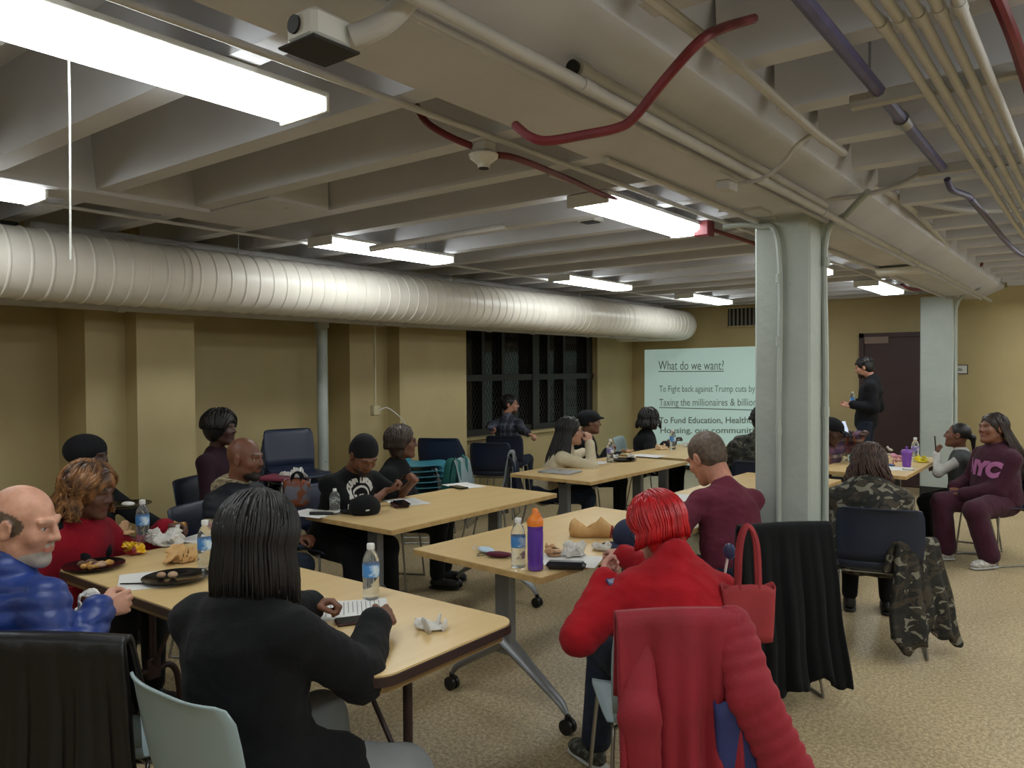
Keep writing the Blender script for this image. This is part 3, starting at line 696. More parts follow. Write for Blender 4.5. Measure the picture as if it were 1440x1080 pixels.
ALLP = []
class Person:
    """Works in world space; the root Empty stands on the floor under the hips."""
    def __init__(s, label, hip, face, head, hd=None, pitch=0, roll=0, skin='dark', w=1.0, fat=1.0, sc=1.0, group=None, back=0.03, hs=1.0, name='person'):
        s.hip = V(hip); s.hip[2] -= .03 if s.hip[2] < .8 else 0; sc = sc*.93; hs = hs*1.06; s.f = nrm(V(face[0], face[1], 0)); s.r = V(s.f[1], -s.f[0], 0); s.w = w; s.fat = fat; s.sc = sc; s.hs = hs
        s.hc = V(head)
        s.root = thing(name, label, 'person', (s.hip[0], s.hip[1], 0), 0, group); s.O = V(s.hip[0], s.hip[1], 0)
        hf = nrm(V(hd[0], hd[1], 0)) if hd is not None else s.f.copy(); hr = V(hf[1], -hf[0], 0)
        p = math.radians(pitch); hfw = hf*math.cos(p)-V(0, 0, 1)*math.sin(p); hu = nrm(np.cross(hr, hfw))
        rr = math.radians(roll); hr2 = hr*math.cos(rr)+hu*math.sin(rr); hu2 = nrm(np.cross(hr2, hfw))
        s.hf, s.hr, s.hu = hfw, hr2, hu2
        s.nb = s.hc-s.hu*.120*hs*sc-V(0, 0, 1)*.056*sc-s.hf*.02-s.f*back*sc
        s.up = nrm(s.nb-s.hip); s.tf = nrm(np.cross(s.up, s.r))*1.0
        if s.tf@s.f < 0: s.tf = -s.tf
        s.rr = nrm(np.cross(s.tf, s.up))
        sw = .162*w*sc; s.L = np.linalg.norm(s.nb-s.hip)
        s.sh = {-1: s.nb-s.rr*sw-s.up*.066*sc, 1: s.nb+s.rr*sw-s.up*.066*sc}
        s.hj = {k: s.hip+s.r*k*.09*w*sc-V(0, 0, .01) for k in (-1, 1)}
        s.arm = {}; s.leg = {}; s.hand = {}; s.skin = SKINT[skin] if isinstance(skin, str) else skin
        ALLP.append(s)
    def ax(s): return np.array([s.rr, s.tf, s.up])
    def hax(s): return np.array([s.hr, s.hf, s.hu])
    def H(s, x, y, z): return s.hc+(s.hr*x+s.hf*y+s.hu*z)*s.hs*s.sc
    def T(s, x, y, t): return s.hip+(s.nb-s.hip)*t+s.rr*x*s.sc+s.tf*y*s.sc
    def setarm(s, k, wrist, pole=None, hdir=None, palm=None, curl=.35, thumb=None):
        pole = s.rr*k*.35-s.tf*.75-V(0, 0, .7) if pole is None else V(pole)
        e, w_ = ik(s.sh[k], wrist, .285*s.sc, .255*s.sc, pole)
        s.arm[k] = (s.sh[k], e, w_)
        hd_ = nrm(w_-e) if hdir is None else nrm(V(hdir)); pn = V(0, 0, -1) if palm is None else V(palm); pn = nrm(pn-hd_*(pn@hd_))
        s.hand[k] = (w_, hd_, pn, curl)
        return s
    def setleg(s, k, ankle, pole=None, toe=None):
        pole = s.f+V(0, 0, .6) if pole is None else V(pole)
        kn, a = ik(s.hj[k], ankle, .43*s.sc, .42*s.sc, pole)
        s.leg[k] = (s.hj[k], kn, a, nrm(s.f if toe is None else V(toe[0], toe[1], 0)))
        return s
    def sit(s, knee_out=.05, fd=.42, spread=.12, az=None):
        for k in (-1, 1):
            a = s.hip+s.f*fd*s.sc+s.r*k*spread*s.sc; a[2] = .085; s.setleg(k, a)
        return s
    def hand_prims(s, b, k, h):
        W, d, n, curl = s.hand[k]; c = s.sc; side = nrm(np.cross(d, n))*k     # side towards thumb
        if True:
            side = nrm(np.cross(n, d))*(-k) 
        P0 = W+d*.01*c; fr = .0088*c if h < .0075 else .0105*c
        b.cap(P0, W+d*.05*c, .024*c, .026*c, k=.012, flat=.6, n=n)
        for j, (off, ln) in enumerate(((.030, .072), (.010, .080), (-.010, .074), (-.029, .058))):
            kn = W+d*(.086-.004*abs(j-1))*c+side*off*c
            b.cap(W+d*.03*c+side*off*.7*c, kn, .013*c, fr*1.12, k=.012)
            a = math.radians(18+75*curl+6*j); p = kn; dd = d; 
            for q, f_ in enumerate((.46, .31, .23)):
                an = a*(.75 if q == 0 else 1.0)*(q+1 if q < 2 else 2.6); dd = nrm(d*math.cos(an)+n*math.sin(an)+side*off*1.2*(1-curl))
                p2 = p+dd*ln*f_*c; b.cap(p, p2, fr*(1.0-.06*q), fr*(.94-.06*q), k=.004); p = p2
        t0 = W+d*.022*c+side*.022*c; t1 = t0+nrm(d*.75+side*.75+n*.35)*.038*c; t2 = t1+nrm(d*1.0+side*(.25-.4*curl)+n*(.3+.8*curl))*.032*c; t3 = t2+nrm(d*1.0+side*(-.1-.4*curl)+n*(.3+.9*curl))*.024*c
        b.cap(t0, t1, .016*c, .0125*c, k=.012); b.cap(t1, t2, .0115*c, .0105*c, k=.004); b.cap(t2, t3, .0105*c, .0085*c, k=.004)
    def body(s, h=.008, lips=None, brows=(30, 22, 18), stubble=None, legs=True, ears=True, bald=None, armskin=1.0):
        b = Blob(.02); c = s.sc; q = s.hs; H = s.H; R = s.hax(); S_ = c*q
        # head
        b.ell(H(0, -.015, .03), V(.075, .094, .088)*S_, R, k=.03)
        b.ell(H(0, .032, -.04), V(.056, .058, .078)*S_, R, k=.03)
        b.cap(H(-.045, .0, -.06), H(-.018, .066, -.098), .017*S_, .015*S_, k=.03); b.cap(H(.045, .0, -.06), H(.018, .066, -.098), .017*S_, .015*S_, k=.03)
        b.ell(H(0, .076, -.098), V(.020, .016, .017)*S_, R, k=.02)
        for e in (-1, 1):
            b.ball(H(e*.036, .060, -.022), .024*S_, k=.025)
            b.ell(H(e*.031, .094, .008), V(.017, .014, .012)*S_, R, k=.012, op=1)
            b.cap(H(e*.016, .083, .0165), H(e*.044, .076, .0145), .0052*S_, k=.006); b.cap(H(e*.018, .083, -.001), H(e*.043, .076, .0), .0042*S_, k=.006)
            b.cap(H(e*.014, .088, .028), H(e*.048, .074, .030), .0080*S_, k=.012)
            if ears:
                b.ell(H(e*.080, -.006, -.004), V(.011, .020, .033)*S_, R, k=.006, col=5); b.ell(H(e*.089, -.002, .0), V(.007, .010, .019)*S_, R, k=.005, op=1)
        b.cap(H(0, .086, .022), H(0, .106, -.022), .0075*S_, .0115*S_, k=.012)
        for e in (-1, 1): b.ball(H(e*.0125, .096, -.026), .0088*S_, k=.008); b.ball(H(e*.0075, .103, -.035), .0036*S_, k=.003, op=1, col=0)
        b.cap(H(-.020, .085, -.0545), H(.020, .085, -.0545), .0062*S_, k=.006, col=1); b.cap(H(-.017, .0855, -.0635), H(.017, .0855, -.0635), .0074*S_, k=.005, col=1)
        b.cap(H(-.024, .093, -.0585), H(.024, .093, -.0585), .0018*S_, k=.003, op=1)
        for e in (-1, 1): b.cap(H(e*.015, .096, .034), H(e*.05, .080, .036), .0052*S_, op=2, col=2)
        if stubble is not None:
            b.ell(H(0, .048, -.092), V(.060, .056, .042)*S_, R, op=2, col=3); b.ell(H(0, .094, -.046), V(.026, .02, .007)*S_, R, op=2, col=3)
            b.ell(H(0, .085, -.0585), V(.021, .03, .010)*S_, R, op=2, col=1)
        if bald is not None:      # fringe of hair painted round the sides
            b.ell(H(0, -.036, .010), V(.12, .086, .050)*S_, R, op=2, col=4); b.ell(H(0, -.075, -.02), V(.08, .06, .07)*S_, R, op=2, col=4)
            for e in (-1, 1): b.ell(H(e*.088, -.006, -.004), V(.014, .026, .040)*S_, R, op=2, col=5)
        # neck and torso
        b.cap(H(0, -.025, -.06), s.nb+V(0, 0, .02), .052*S_*min(s.fat, 1.15), .056*c*min(s.fat, 1.15), k=.03)
        b.cap(s.nb, s.T(0, 0, .8), .06*c, .10*c, flat=.8, n=s.tf)
        b.cap(s.sh[-1], s.sh[1], .038*c, k=.03)
        b.cap(s.T(0, 0, .8), s.T(0, 0, .0), .105*s.w*c, .115*s.w*c, flat=.75, n=s.tf, k=.05)
        for k in s.arm:
            a, e, w_ = s.arm[k]; b.cap(a, e, .040*c*armskin, .034*c*armskin, k=.03); b.cap(e, w_, .034*c*armskin, .0235*c, k=.02)
            s.hand_prims(b, k, h)
        if legs:
            for k in s.leg:
                a, kn, an, _ = s.leg[k]; b.cap(a, kn, .062*c, .045*c, k=.03); b.cap(kn, an, .042*c, .03*c, k=.02)
        lipc = lips or tuple(int(v*.82) if i else int(v*.98) for i, v in enumerate(s.skin))
        pal = [s.skin, lipc, brows, stubble or (60, 50, 45), bald or (90, 76, 62), s.skin]
        s.body_o = blob_obj('body', b, M_skin, s.root, s.O, h, pal)
        return s.body_o
    def eyes(s, iris=(40, 26, 18), shut=0):
        for e in (-1, 1):
            mb = MB(); c = s.H(e*.031, .0715, .008)-s.O; r = .0120*s.hs*s.sc; vs = []
            mb.sphere(c, r, 14, 10); n = len(mb.v)
            o = mb.build('eye', M_eye, s.root); a = o.data.color_attributes.new('Col', 'FLOAT_COLOR', 'POINT')
            for i, v in enumerate(o.data.vertices):
                d = nrm(V(*v.co)-c)@nrm(s.hf-s.hu*shut*.0); a.data[i].color = lin((8, 8, 8)) if d > .97 else lin(iris) if d > .84 else lin((200, 192, 184))
    def glasses(s, m=None, parent=None):
        m = m or mat('black plastic', (20, 20, 22), .35); mb = MB()
        for e in (-1, 1):
            pts = [s.H(e*.032+.023*math.cos(a), .100-.004*abs(math.cos(a)), .006+.017*math.sin(a))-s.O for a in np.linspace(0, 2*math.pi, 17)[:-1]]
            mb.tube(pts, .0020*s.sc, 5, closed=True); mb.tube([s.H(e*.055, .097, .010)-s.O, s.H(e*.073, .06, .012)-s.O, s.H(e*.080, -.005, .012)-s.O], .0020*s.sc, 5)
        mb.tube([s.H(-.009, .101, .010)-s.O, s.H(0, .104, .013)-s.O, s.H(.009, .101, .010)-s.O], .0018, 5)
        mb.build('glasses', m, s.root)
    # ---------------- clothing
    def top(s, m, bulk=.012, h=.01, wr=.006, long=0.0, sleeves=1.0, quilt=0, name='jacket', collar=.0, palette=None, seed=1, k=.05, shl=0, sleeve_k=(-1, 1), belly=0, hood=False, fold=0, extra=None, cuff=True, neck=.06, gq=None):
        b = Blob(k); b.gq = gq; c = s.sc; w = s.w; g = bulk; A = s.ax(); f = s.fat; b.wr = wr; b.seed = seed; q = quilt
        b.ell(s.T(0, .005, .04), V(.150*w*f+g, .112*f+g, .13+g)*c, A, q=q); b.ell(s.T(0, .012+belly*.3, .32), V(.145*w*f+g, .108*f+g+belly, .16+g)*c, A, q=q)
        b.ell(s.T(0, .005, .68), V(.165*w+g, .108*(1+(f-1)*.5)+g, .18+g)*c, A, q=q)
        b.cap(s.sh[-1]-s.up*.005, s.sh[1]-s.up*.005, (.044+g*.8)*c, k=.03); b.cap(s.nb-s.up*.02, s.sh[-1], (neck-.002+g*.6)*c, (.040+g*.75)*c, k=.03); b.cap(s.nb-s.up*.02, s.sh[1], (neck-.002+g*.6)*c, (.040+g*.75)*c, k=.03)
        b.cap(s.T(0, -.01, .80), s.nb-s.up*.02-s.tf*.005, (.10+g)*c, (neck+.005+g*.5)*c)
        for kk in sleeve_k:
            if kk not in s.arm: continue
            a, e, w_ = s.arm[kk]; e2 = a+(e-a)*min(1, sleeves*2); b.cap(a, e2, (.046+g*.75)*c*min(f, 1.12), (.043+g*.85)*c*min(f, 1.12), k=.03, q=q)
            if sleeves > .5: w2 = e+(w_-e)*(min(1, sleeves*2-1)-.02); b.cap(e, w2, (.042+g*.85)*c*min(f, 1.12), (.030+g*.8)*c, k=.02, q=q)
            if sleeves > .9 and cuff: b.cap(e+(w2-e)*.93, w2, (.033+g*.8)*c, k=.01)
        if collar: b.cap(s.nb+V(0, 0, .0)-s.f*.005, s.nb+V(0, 0, collar)-s.f*.005+s.hf*.01, (neck+.012+g*.4)*c, (neck+.006+g*.4)*c, k=.02)
        if hood:
            b.ell(s.nb-s.tf*.075+s.up*.0, V(.12, .055, .075)*c, A, k=.05); b.cap(s.nb-s.tf*.06+s.rr*-.09+V(0,0,.02), s.nb+s.tf*.07-s.rr*.05-V(0,0,.02), .032*c, .025*c, k=.03); b.cap(s.nb-s.tf*.06+s.rr*.09+V(0,0,.02), s.nb+s.tf*.07+s.rr*.05-V(0,0,.02), .032*c, .025*c, k=.03)
        if long:
            for kk in (-1, 1):
                if kk in s.leg:
                    a, kn, an, _ = s.leg[kk]; b.cap(a, a+(kn-a)*long, (.10*f+g)*c, (.085*f+g)*c, k=.06)
        if extra: extra(b)
        s.top_o = blob_obj(name, b, m, s.root, s.O, h, palette); return s.top_o
    def pants(s, m, g=.012, h=.011, wide=0.0, name='trousers', short=1.0, wr=.005, seed=5):
        b = Blob(.04); c = s.sc; f = s.fat; b.wr = wr; b.seed = seed
        b.ell(s.hip+V(0, 0, .02), V(.155*s.w*f, .12*f, .10)*c, np.array([s.r, s.f, V(0, 0, 1)]))
        for k in s.leg:
            a, kn, an, _ = s.leg[k]; an2 = kn+(an-kn)*short*.93
            b.cap(a, kn, (.078*f+g)*c, (.056*min(f, 1.1)+g)*c, k=.05); b.cap(kn, an2, (.052*min(f, 1.1)+g)*c, (.040+g+wide)*c, k=.03)
        return blob_obj(name, b, m, s.root, s.O, h)
    def shoes(s, m, m2=None, h=.008, scl=1.0):
        for k in s.leg:
            a, kn, an, t = s.leg[k]; b = Blob(.02); c = s.sc*scl; up = V(0, 0, 1); A = np.array([V(t[1], -t[0], 0), t, up]); g0 = V(an[0], an[1], 0)
            b.ell(g0+t*.055*c+up*.042, V(.042, .115, .036)*c, A); b.ell(g0+t*.0+up*.06, V(.036, .05, .05)*c, A); b.ell(g0+t*.12*c+up*.035, V(.044, .06, .030)*c, A)
            o = blob_obj('shoe', b, m, s.root, s.O, h)
            b2 = Blob(.01); b2.cap(g0-t*.03*c+up*.013, g0+t*.14*c+up*.013, .043*c, .046*c, flat=.28, n=up); v, f_, _c = b2.mesh(h); mk_mesh('sole', v, f_, m2 or M_black, o, s.O)
    # ---------------- hair
    def hair(s, kind, m, h=.008, vol=1.0, L=.3, n=220, r=.0045, seed=3, cap=True, front=60, wave=0.0, wl=.06, out=.03, name='hair', only=None, low=-8, drop=(0, 0), lowcap=0):
        c = s.sc*s.hs; b = Blob(.02); R = s.hax(); H = s.H; rng = random.Random(seed); b.wr = .006 if kind != 'smooth' else 0; b.seed = seed
        v_ = (vol-1)*.09
        if kind in ('short', 'fade', 'smooth', 'long', 'bob', 'afro'):
            b.ell(H(0, -.022, .036), V(.080+v_, .096+v_, .090+v_)*c, R)
            b.ell(H(0, -.040, -.005+lowcap), V(.078+v_, .064+v_, .075+v_)*c, R)
            if kind in ('bob', 'long'): b.ell(H(0, -.034, -.045), V(.076+v_*.8, .052+v_*.7, .085+v_*.8)*c, R)
            b.ell(H(0, .105+v_, -.032), V(.066+v_*.2, .085+v_*.6, .092)*c, R, op=1, k=.015)
            if kind == 'fade': b.ell(H(0, .05, -.075), V(.12, .09, .075)*c, R, op=1, k=.01)
        ex = MB()
        if n:
            for i in range(n):
                az = rng.uniform(-180, 180); el = math.degrees(math.asin(rng.uniform(.0, 1)))
                if abs(az) < 75: el = max(el, 48-12*(abs(az)/75))
                if only is not None and not (only[0] <= abs(az) <= only[1]): continue
                s1 = 1 if az >= 0 else -1; a1 = s1*max(abs(az), front+rng.uniform(0, 18)); pts = []; RR = V(.083+v_, .099+v_, .092+v_)*c*rng.uniform(1.0, 1.06)
                m_ = 7
                for q in range(m_+1):
                    t = q/m_; e_ = math.radians(el+(low-el)*t); a_ = math.radians(az+(a1-az)*t**.7)
                    pts.append(H(0, -.022, .03)+s.hr*math.sin(a_)*math.cos(e_)*RR[0]+s.hf*math.cos(a_)*math.cos(e_)*RR[1]+s.hu*math.sin(e_)*RR[2])
                p = pts[-1]; o_ = s.hr*math.sin(math.radians(a1))+s.hf*math.cos(math.radians(a1)); o_[2] = 0; ln = L*rng.uniform(.85, 1.08)*c
                k_ = max(3, int(ln/.03)); pa = rng.uniform(0, 6.28); side = nrm(np.cross(o_, V(0, 0, 1)))
                for q in range(1, k_+1):
                    t = q/k_; P_ = p-V(0, 0, 1)*ln*t+o_*out*min(1, t*1.6)+V(drop[0], drop[1], 0)*t
                    if wave: P_ = P_+(side*math.sin(ln*t/wl*6.28+pa)+o_*math.cos(ln*t/wl*6.28+pa))*wave*min(1, t*3)
                    pts.append(P_)
                if wave:
                    for q in range(2, m_+1): pts[q] = pts[q]+(s.hu*math.sin(q*1.6+pa)+s.hr*math.cos(q*1.6+pa))*wave*.4
                rs = [r*rng.uniform(.8, 1.2)*c*(1 if q < len(pts)-2 else .55) for q in range(len(pts))]
                ex.tube([Vector(x) for x in pts], rs, 4)
        if cap and b.p:
            v, f, cc = b.mesh(h); return mk_mesh(name, v, f, m, s.root, s.O, extra=ex if n else None)
        o = MB(); o.v = [tuple(V(*x)-s.O) for x in ex.v]; o.f = ex.f; o.m = ex.m
        return o.build(name, m, s.root)
    def finish(s): return s.root

def project_text(items, garment, m, name, parent, origin, off=.003):
    """lay flat pieces on a garment: items = (verts world, faces, ray direction)"""
    dg = bpy.context.evaluated_depsgraph_get(); me = garment.data
    O = Vector(origin); bvh = BVHTree.FromPolygons([v.co+O for v in me.vertices], [tuple(p.vertices) for p in me.polygons])
    mb = MB()
    for vs, fs, d in items:
        d = Vector(d).normalized(); out = []
        for v in vs:
            v = Vector(v); hit = bvh.ray_cast(v-d*.25, d, .6); out.append((hit[0]-d*off if hit[0] is not None else v)-O)
        mb.add(out, fs)
    return mb.build(name, m, parent, smooth=0)
def densify(vs, fs, mx=.02):
    """triangulate and subdivide flat lettering so that it can follow a body"""
    import bmesh
    bm = bmesh.new(); V_ = [bm.verts.new(v) for v in vs]
    for f in fs:
        try: bm.faces.new([V_[i] for i in f])
        except ValueError: pass
    bmesh.ops.triangulate(bm, faces=bm.faces)
    for _ in range(4):
        e = [e_ for e_ in bm.edges if e_.calc_length() > mx]
        if not e: break
        bmesh.ops.subdivide_edges(bm, edges=e, cuts=1); bmesh.ops.triangulate(bm, faces=[f for f in bm.faces if len(f.verts) > 3])
    bm.verts.index_update(); out = [tuple(v.co) for v in bm.verts], [tuple(v.index for v in f.verts) for f in bm.faces]; bm.free(); return out
# ================================================================== FURNITURE
M_maple = mat('light maple laminate', (206, 178, 128), .32, rgb2=(198, 168, 116), scale=14, stretch=(1, .12, 1), ramp=(.3, .7), spec=.4)
M_edge = mat('maple table edge', (186, 154, 102), .45, rgb2=(168, 136, 88), scale=20)
M_alu = mat('silver grey table leg', (128, 130, 132), .38, .55)
M_castor = mat('black castor', (16, 16, 17), .4)
M_brown = mat('dark brown rubber edge', (44, 26, 24), .5)
M_under = mat('table underside', (120, 96, 60), .6)
def poly_round(x0, y0, x1, y1, r, n=6):
    out = []
    for cx, cy, a0 in ((x1-r, y0+r, -90), (x1-r, y1-r, 0), (x0+r, y1-r, 90), (x0+r, y0+r, 180)):
        for k in range(n+1): a = math.radians(a0+90*k/n); out.append((cx+r*math.cos(a), cy+r*math.sin(a)))
    return out
def make_fliptable(W, Lh, label, loc, rz, wheel=True):
    t = thing('seminar_table', label, 'table', loc, rz, None); w = W/2; l = Lh/2
    MB().prism(poly_round(-w, -l, w, l, .012, 3), .7135, .74).build('tabletop', [M_maple], t, smooth=20)
    MB().prism(poly_round(-w-.0012, -l-.0012, w+.0012, l+.0012, .012, 3), .7125, .7365).build('edge_band', [M_edge], t, smooth=20)
    mb = MB(); mb.box((-.03, -l+.16, .67), (.03, l-.16, .7125)); mb.build('under_rail', M_dsteel, t)
    for s in (-1, 1):
        y = s*(l-.22)
        mb = MB(); mb.box((-.05, y-.024, .27), (.05, y+.024, .69), .008); mb.box((-.22, y-.03, .685), (.22, y+.03, .712), .004)
        lg = mb.build('leg', M_alu, t)
        for q in (-1, 1):
            m2 = MB(); sec = [(0, -.03), (0, .03)]
            P0 = Vector((q*.0, y, .33)); P1 = Vector((q*.33, y, .125)); P2 = Vector((q*.36, y, .085))
            m2.tube([P0, P0+(P1-P0)*.5, P1, P2], [.048, .034, .024, .015], 10, flat=.62); m2.build('foot', M_alu, lg, smooth=50)
            m3 = MB()
            for d in (-.014, .014): m3.tube([(q*.365, y+d-.009, .034), (q*.365, y+d+.009, .034)], .033, 18)
            m3.box((q*.365-.014, y-.008, .03), (q*.365+.014, y+.008, .088), .004); m3.build('castor', M_castor, lg, smooth=40)
    return t
T2 = make_fliptable(.76, 1.54, 'pale maple table with the black cap and the small bottle on it', (-3.43, 3.68, 0), math.radians(-1.0))
T3 = make_fliptable(.80, 1.50, 'pale maple table with the purple bottle and crumpled paper', (-2.21, 3.38, 0), math.radians(-4.0))
T4 = make_fliptable(.80, 1.62, 'pale maple table with the silver laptop on it', (-3.52, 5.87, 0), math.radians(-1.5))
T5 = make_fliptable(.76, 1.50, 'far table below the projected slide, with food wraps on it', (-3.53, 7.60, 0), math.radians(-2))
T5b = make_fliptable(.76, 1.50, 'far table next to the camouflage jacket, mostly hidden', (-2.74, 7.55, 0), math.radians(-2))
T6 = make_fliptable(.74, 1.50, 'table in front of the man in the maroon shirt, behind the red haired head', (-2.02, 5.50, 0), math.radians(-1))
T7 = make_fliptable(.70, 1.56, 'table with the purple cup, right of the nearest column', (-1.63, 7.50, 0), 0)
# folding table in front
def folding():
    t = thing('folding_table', 'folding table with a dark brown bumper edge and rounded corners in the foreground', 'table', (-2.64, 1.79, 0), 0)
    w, l = 1.03, .325
    MB().prism(poly_round(-w, -l, w, l, .075), .728, .741).build('tabletop', M_maple, t, smooth=25)
    MB().prism(poly_round(-w-.006, -l-.006, w+.006, l+.006, .08), .708, .735).build('bumper_edge', M_brown, t, smooth=25)
    MB().prism(poly_round(-w+.02, -l+.02, w-.02, l-.02, .06), .68, .708).build('apron', M_under, t, smooth=25)
    for s in (-1, 1):
        x = s*(w-.21); mb = MB()
        mb.tube([(x, 0, .69), (x, 0, .28)], .016, 10); mb.box((x-.02, -.03, .20), (x+.02, .03, .30), .008)
        for q in (-1, 1): mb.tube(bez([(x, 0, .23), (x, q*.07, .245), (x, q*.11, .20), (x, q*.125, .1), (x, q*.13, .0)], 5), .014, 10)
        mb.tube([(x, -.24, .695), (x, .24, .695)], .014, 8)
        lg = mb.build('leg', M_brown, t, smooth=50); MB().tube([(x, 0, .25), (x-s*.32, 0, .69)], .009, 8).build('brace', M_brown, lg, smooth=50)
    return t
T1 = folding()

# ---- chairs
def shell_profile():
    P = [(.215, .438), (.20, .452), (.15, .455), (.05, .447), (-.05, .443), (-.13, .448), (-.175, .468), (-.20, .51), (-.215, .57), (-.230, .65), (-.243, .72), (-.255, .78), (-.272, .815), (-.285, .822)]
    return P      # (forward y, z)
def make_chair(label, m, mleg, sled=True, group=None):
    t = thing('stacking_chair', label, 'chair', (0, 0, 0), 0, group)
    P = shell_profile()
    def surf(i0, i1, nm):
        rows = []; pr = P[i0:i1]
        U = np.linspace(-1, 1, 13)
        for u in U:
            row = []
            for j, (y, z) in enumerate(pr):
                jj = i0+j; hw = .225 if jj < 6 else .205+.02*math.sin((jj-6)/7*math.pi)
                rnd = 1.0
                if jj <= 1: rnd = .90 if jj == 0 else .97
                if jj >= 12: rnd = .90 if jj == 13 else .97
                x = u*hw*rnd; cv = (abs(u)**3)
                if jj < 6: row.append((x, y, z+.018*cv))
                else: row.append((x, y+.030*cv, z))
            rows.append(row)
        mb = MB(); mb.grid(rows); o = mb.build(nm, m, t, smooth=60); solidify(o, .007, 0); return o
    surf(0, 8, 'seat'); surf(7, 14, 'backrest')
    for s in (-1, 1):
        x = s*.205; mb = MB()
        mb.tube(bez([(s*.15, .12, .438), (x-.01*s, .15, .432), (x, .175, .40), (x+s*.03, .21, .03), (x+s*.03, .205, .010), (x+s*.03, .18, .008)], 4)+[Vector((x+s*.03, -.20, .008))]+bez([(x+s*.03, -.215, .010), (x+s*.03, -.215, .04), (x, -.13, .40), (x-.01*s, -.11, .432), (s*.15, -.09, .438)], 4), .0075, 8)
        mb.build('leg', mleg, t, smooth=50)
    mb = MB(); mb.tube([(-.205, .13, .43), (.205, .13, .43)], .007, 8); mb.tube([(-.205, -.10, .43), (.205, -.10, .43)], .007, 8); mb.build('crossbar', mleg, t, smooth=50)
    return t
M_chrome = mat('satin chrome rod', (150, 148, 144), .3, .85)
M_navy = mat('navy plastic chair shell', (30, 38, 58), .42)
M_pale = mat('pale grey green plastic chair shell', (136, 152, 154), .42)
M_teal = mat('light blue plastic chair shell', (62, 134, 152), .42)
M_dteal = mat('dark teal plastic chair shell', (24, 84, 88), .42)
proto = {}
def chair(kind, label, x, y, face, z=0, group=None, tilt=None):
    mm = dict(navy=M_navy, pale=M_pale, teal=M_teal, dteal=M_dteal)[kind]
    rz = math.atan2(face[1], face[0])-math.pi/2
    if kind not in proto:
        c = make_chair(label, mm, M_chrome, group=group); proto[kind] = c; c.location = (x, y, z); c.rotation_euler = (tilt[0] if tilt else 0, tilt[1] if tilt else 0, rz)
        return c
    c = dup(proto[kind], (x, y, z), rz, label, group, tilt)
    if not group and 'group' in c.keys(): del c['group']
    return c
# stacked chairs along the window wall
for k in range(5):
    chair('navy', 'navy chair in the stack beside the green wall pipe, %s' % ['lowest', 'second', 'third', 'fourth', 'topmost'][k], -5.60+.02*k, 4.15, (.85, -.25), z=k*.066, group='stacked navy chairs')
for k in range(6):
    chair('teal', 'light blue chair of the leaning stack behind the short haired person, %s' % ['lowest', 'second', 'third', 'fourth', 'fifth', 'topmost'][k], -5.12-.014*k, 5.36-.010*k, (.8, .6), z=k*.05, group='stacked light blue chairs')
for k in range(3):
    chair('navy', 'navy chair of the stack right of the light blue stack, %s' % ['lowest', 'middle', 'topmost'][k], -5.45+.015*k, 6.0-.05*k, (-.45, .9), z=k*.05, group='navy chairs stacked by the window')
chair('navy', 'single navy chair left of the plaid shirt man', -5.35, 6.62, (-.45, .9))
# ================================================================== PEOPLE
def cloth(name, rgb, rgb2=None, rough=.9, scale=9, bump=.25, bscale=120, sheen=.02, **kw):
    return mat(name, rgb, rough, rgb2=rgb2 or tuple(int(c*.82) for c in rgb), scale=scale, bump=bump, bscale=bscale, sheen=sheen, spec=.25, **kw)
C_black = cloth('black cloth', (15, 16, 19)); C_black2 = cloth('washed black cloth', (22, 23, 27)); C_dark = cloth('dark navy denim', (26, 32, 44), (34, 42, 56), scale=40)
C_blue = mat('royal blue quilted nylon', (24, 52, 124), .42, rgb2=(20, 44, 106), scale=6, bump=.2, bscale=40, spec=.5, sheen=.03)
C_red = cloth('red fleece', (164, 18, 30), (146, 14, 26), bump=.35, bscale=200, sheen=.04)
C_redd = cloth('deep red wool', (134, 12, 30), (116, 10, 26))
C_redcoat = mat('cherry red nylon coat', (136, 18, 36), .72, rgb2=(120, 15, 31), scale=5, bump=.3, bscale=25, sheen=.03)
C_maroon = cloth('maroon shirt cotton', (92, 34, 50), (84, 30, 46), bump=.1)
C_hood = cloth('maroon hoodie fleece', (62, 26, 42), (56, 23, 38), sheen=.05)
C_dmar = cloth('dark maroon knit', (44, 22, 32))
C_cream = cloth('cream knit', (188, 176, 150), (176, 164, 138), sheen=.04)
C_white = cloth('white cotton', (196, 194, 188)); C_grey = cloth('grey wool vest', (78, 80, 80)); C_lgrey = cloth('light grey cloth', (128, 132, 132), (116, 120, 120))
C_vest = mat('black quilted vest', (26, 30, 38), .6, rgb2=(22, 25, 32), scale=6, bump=.2, spec=.35)
C_beige = cloth('beige coat cloth', (148, 138, 124), (134, 124, 110)); C_puff = mat('dark olive puffer', (46, 46, 42), .5, rgb2=(60, 60, 54), scale=7, bump=.2)
H_black = mat('black hair', (14, 12, 12), .5, rgb2=(26, 22, 21), scale=60, stretch=(1, 1, .15), spec=.5)
H_brown = mat('dark brown hair', (44, 34, 28), .45, rgb2=(66, 50, 40), scale=60, stretch=(1, 1, .15))
H_gold = mat('wavy golden brown hair', (58, 34, 20), .4, rgb2=(150, 104, 62), scale=26, stretch=(1, 1, .5), ramp=(.38, .68))
H_red = mat('bright red dyed hair', (196, 18, 26), .38, rgb2=(150, 10, 20), scale=40, stretch=(1, 1, .2), spec=.6)
H_grey = mat('greying brown hair', (98, 82, 68), .6, rgb2=(66, 54, 46), scale=50)
H_curl = mat('dark curly brown hair', (48, 34, 30), .5, rgb2=(76, 52, 42), scale=30)
H_braid = mat('black and auburn braids', (20, 16, 16), .5, rgb2=(50, 32, 26), scale=35)
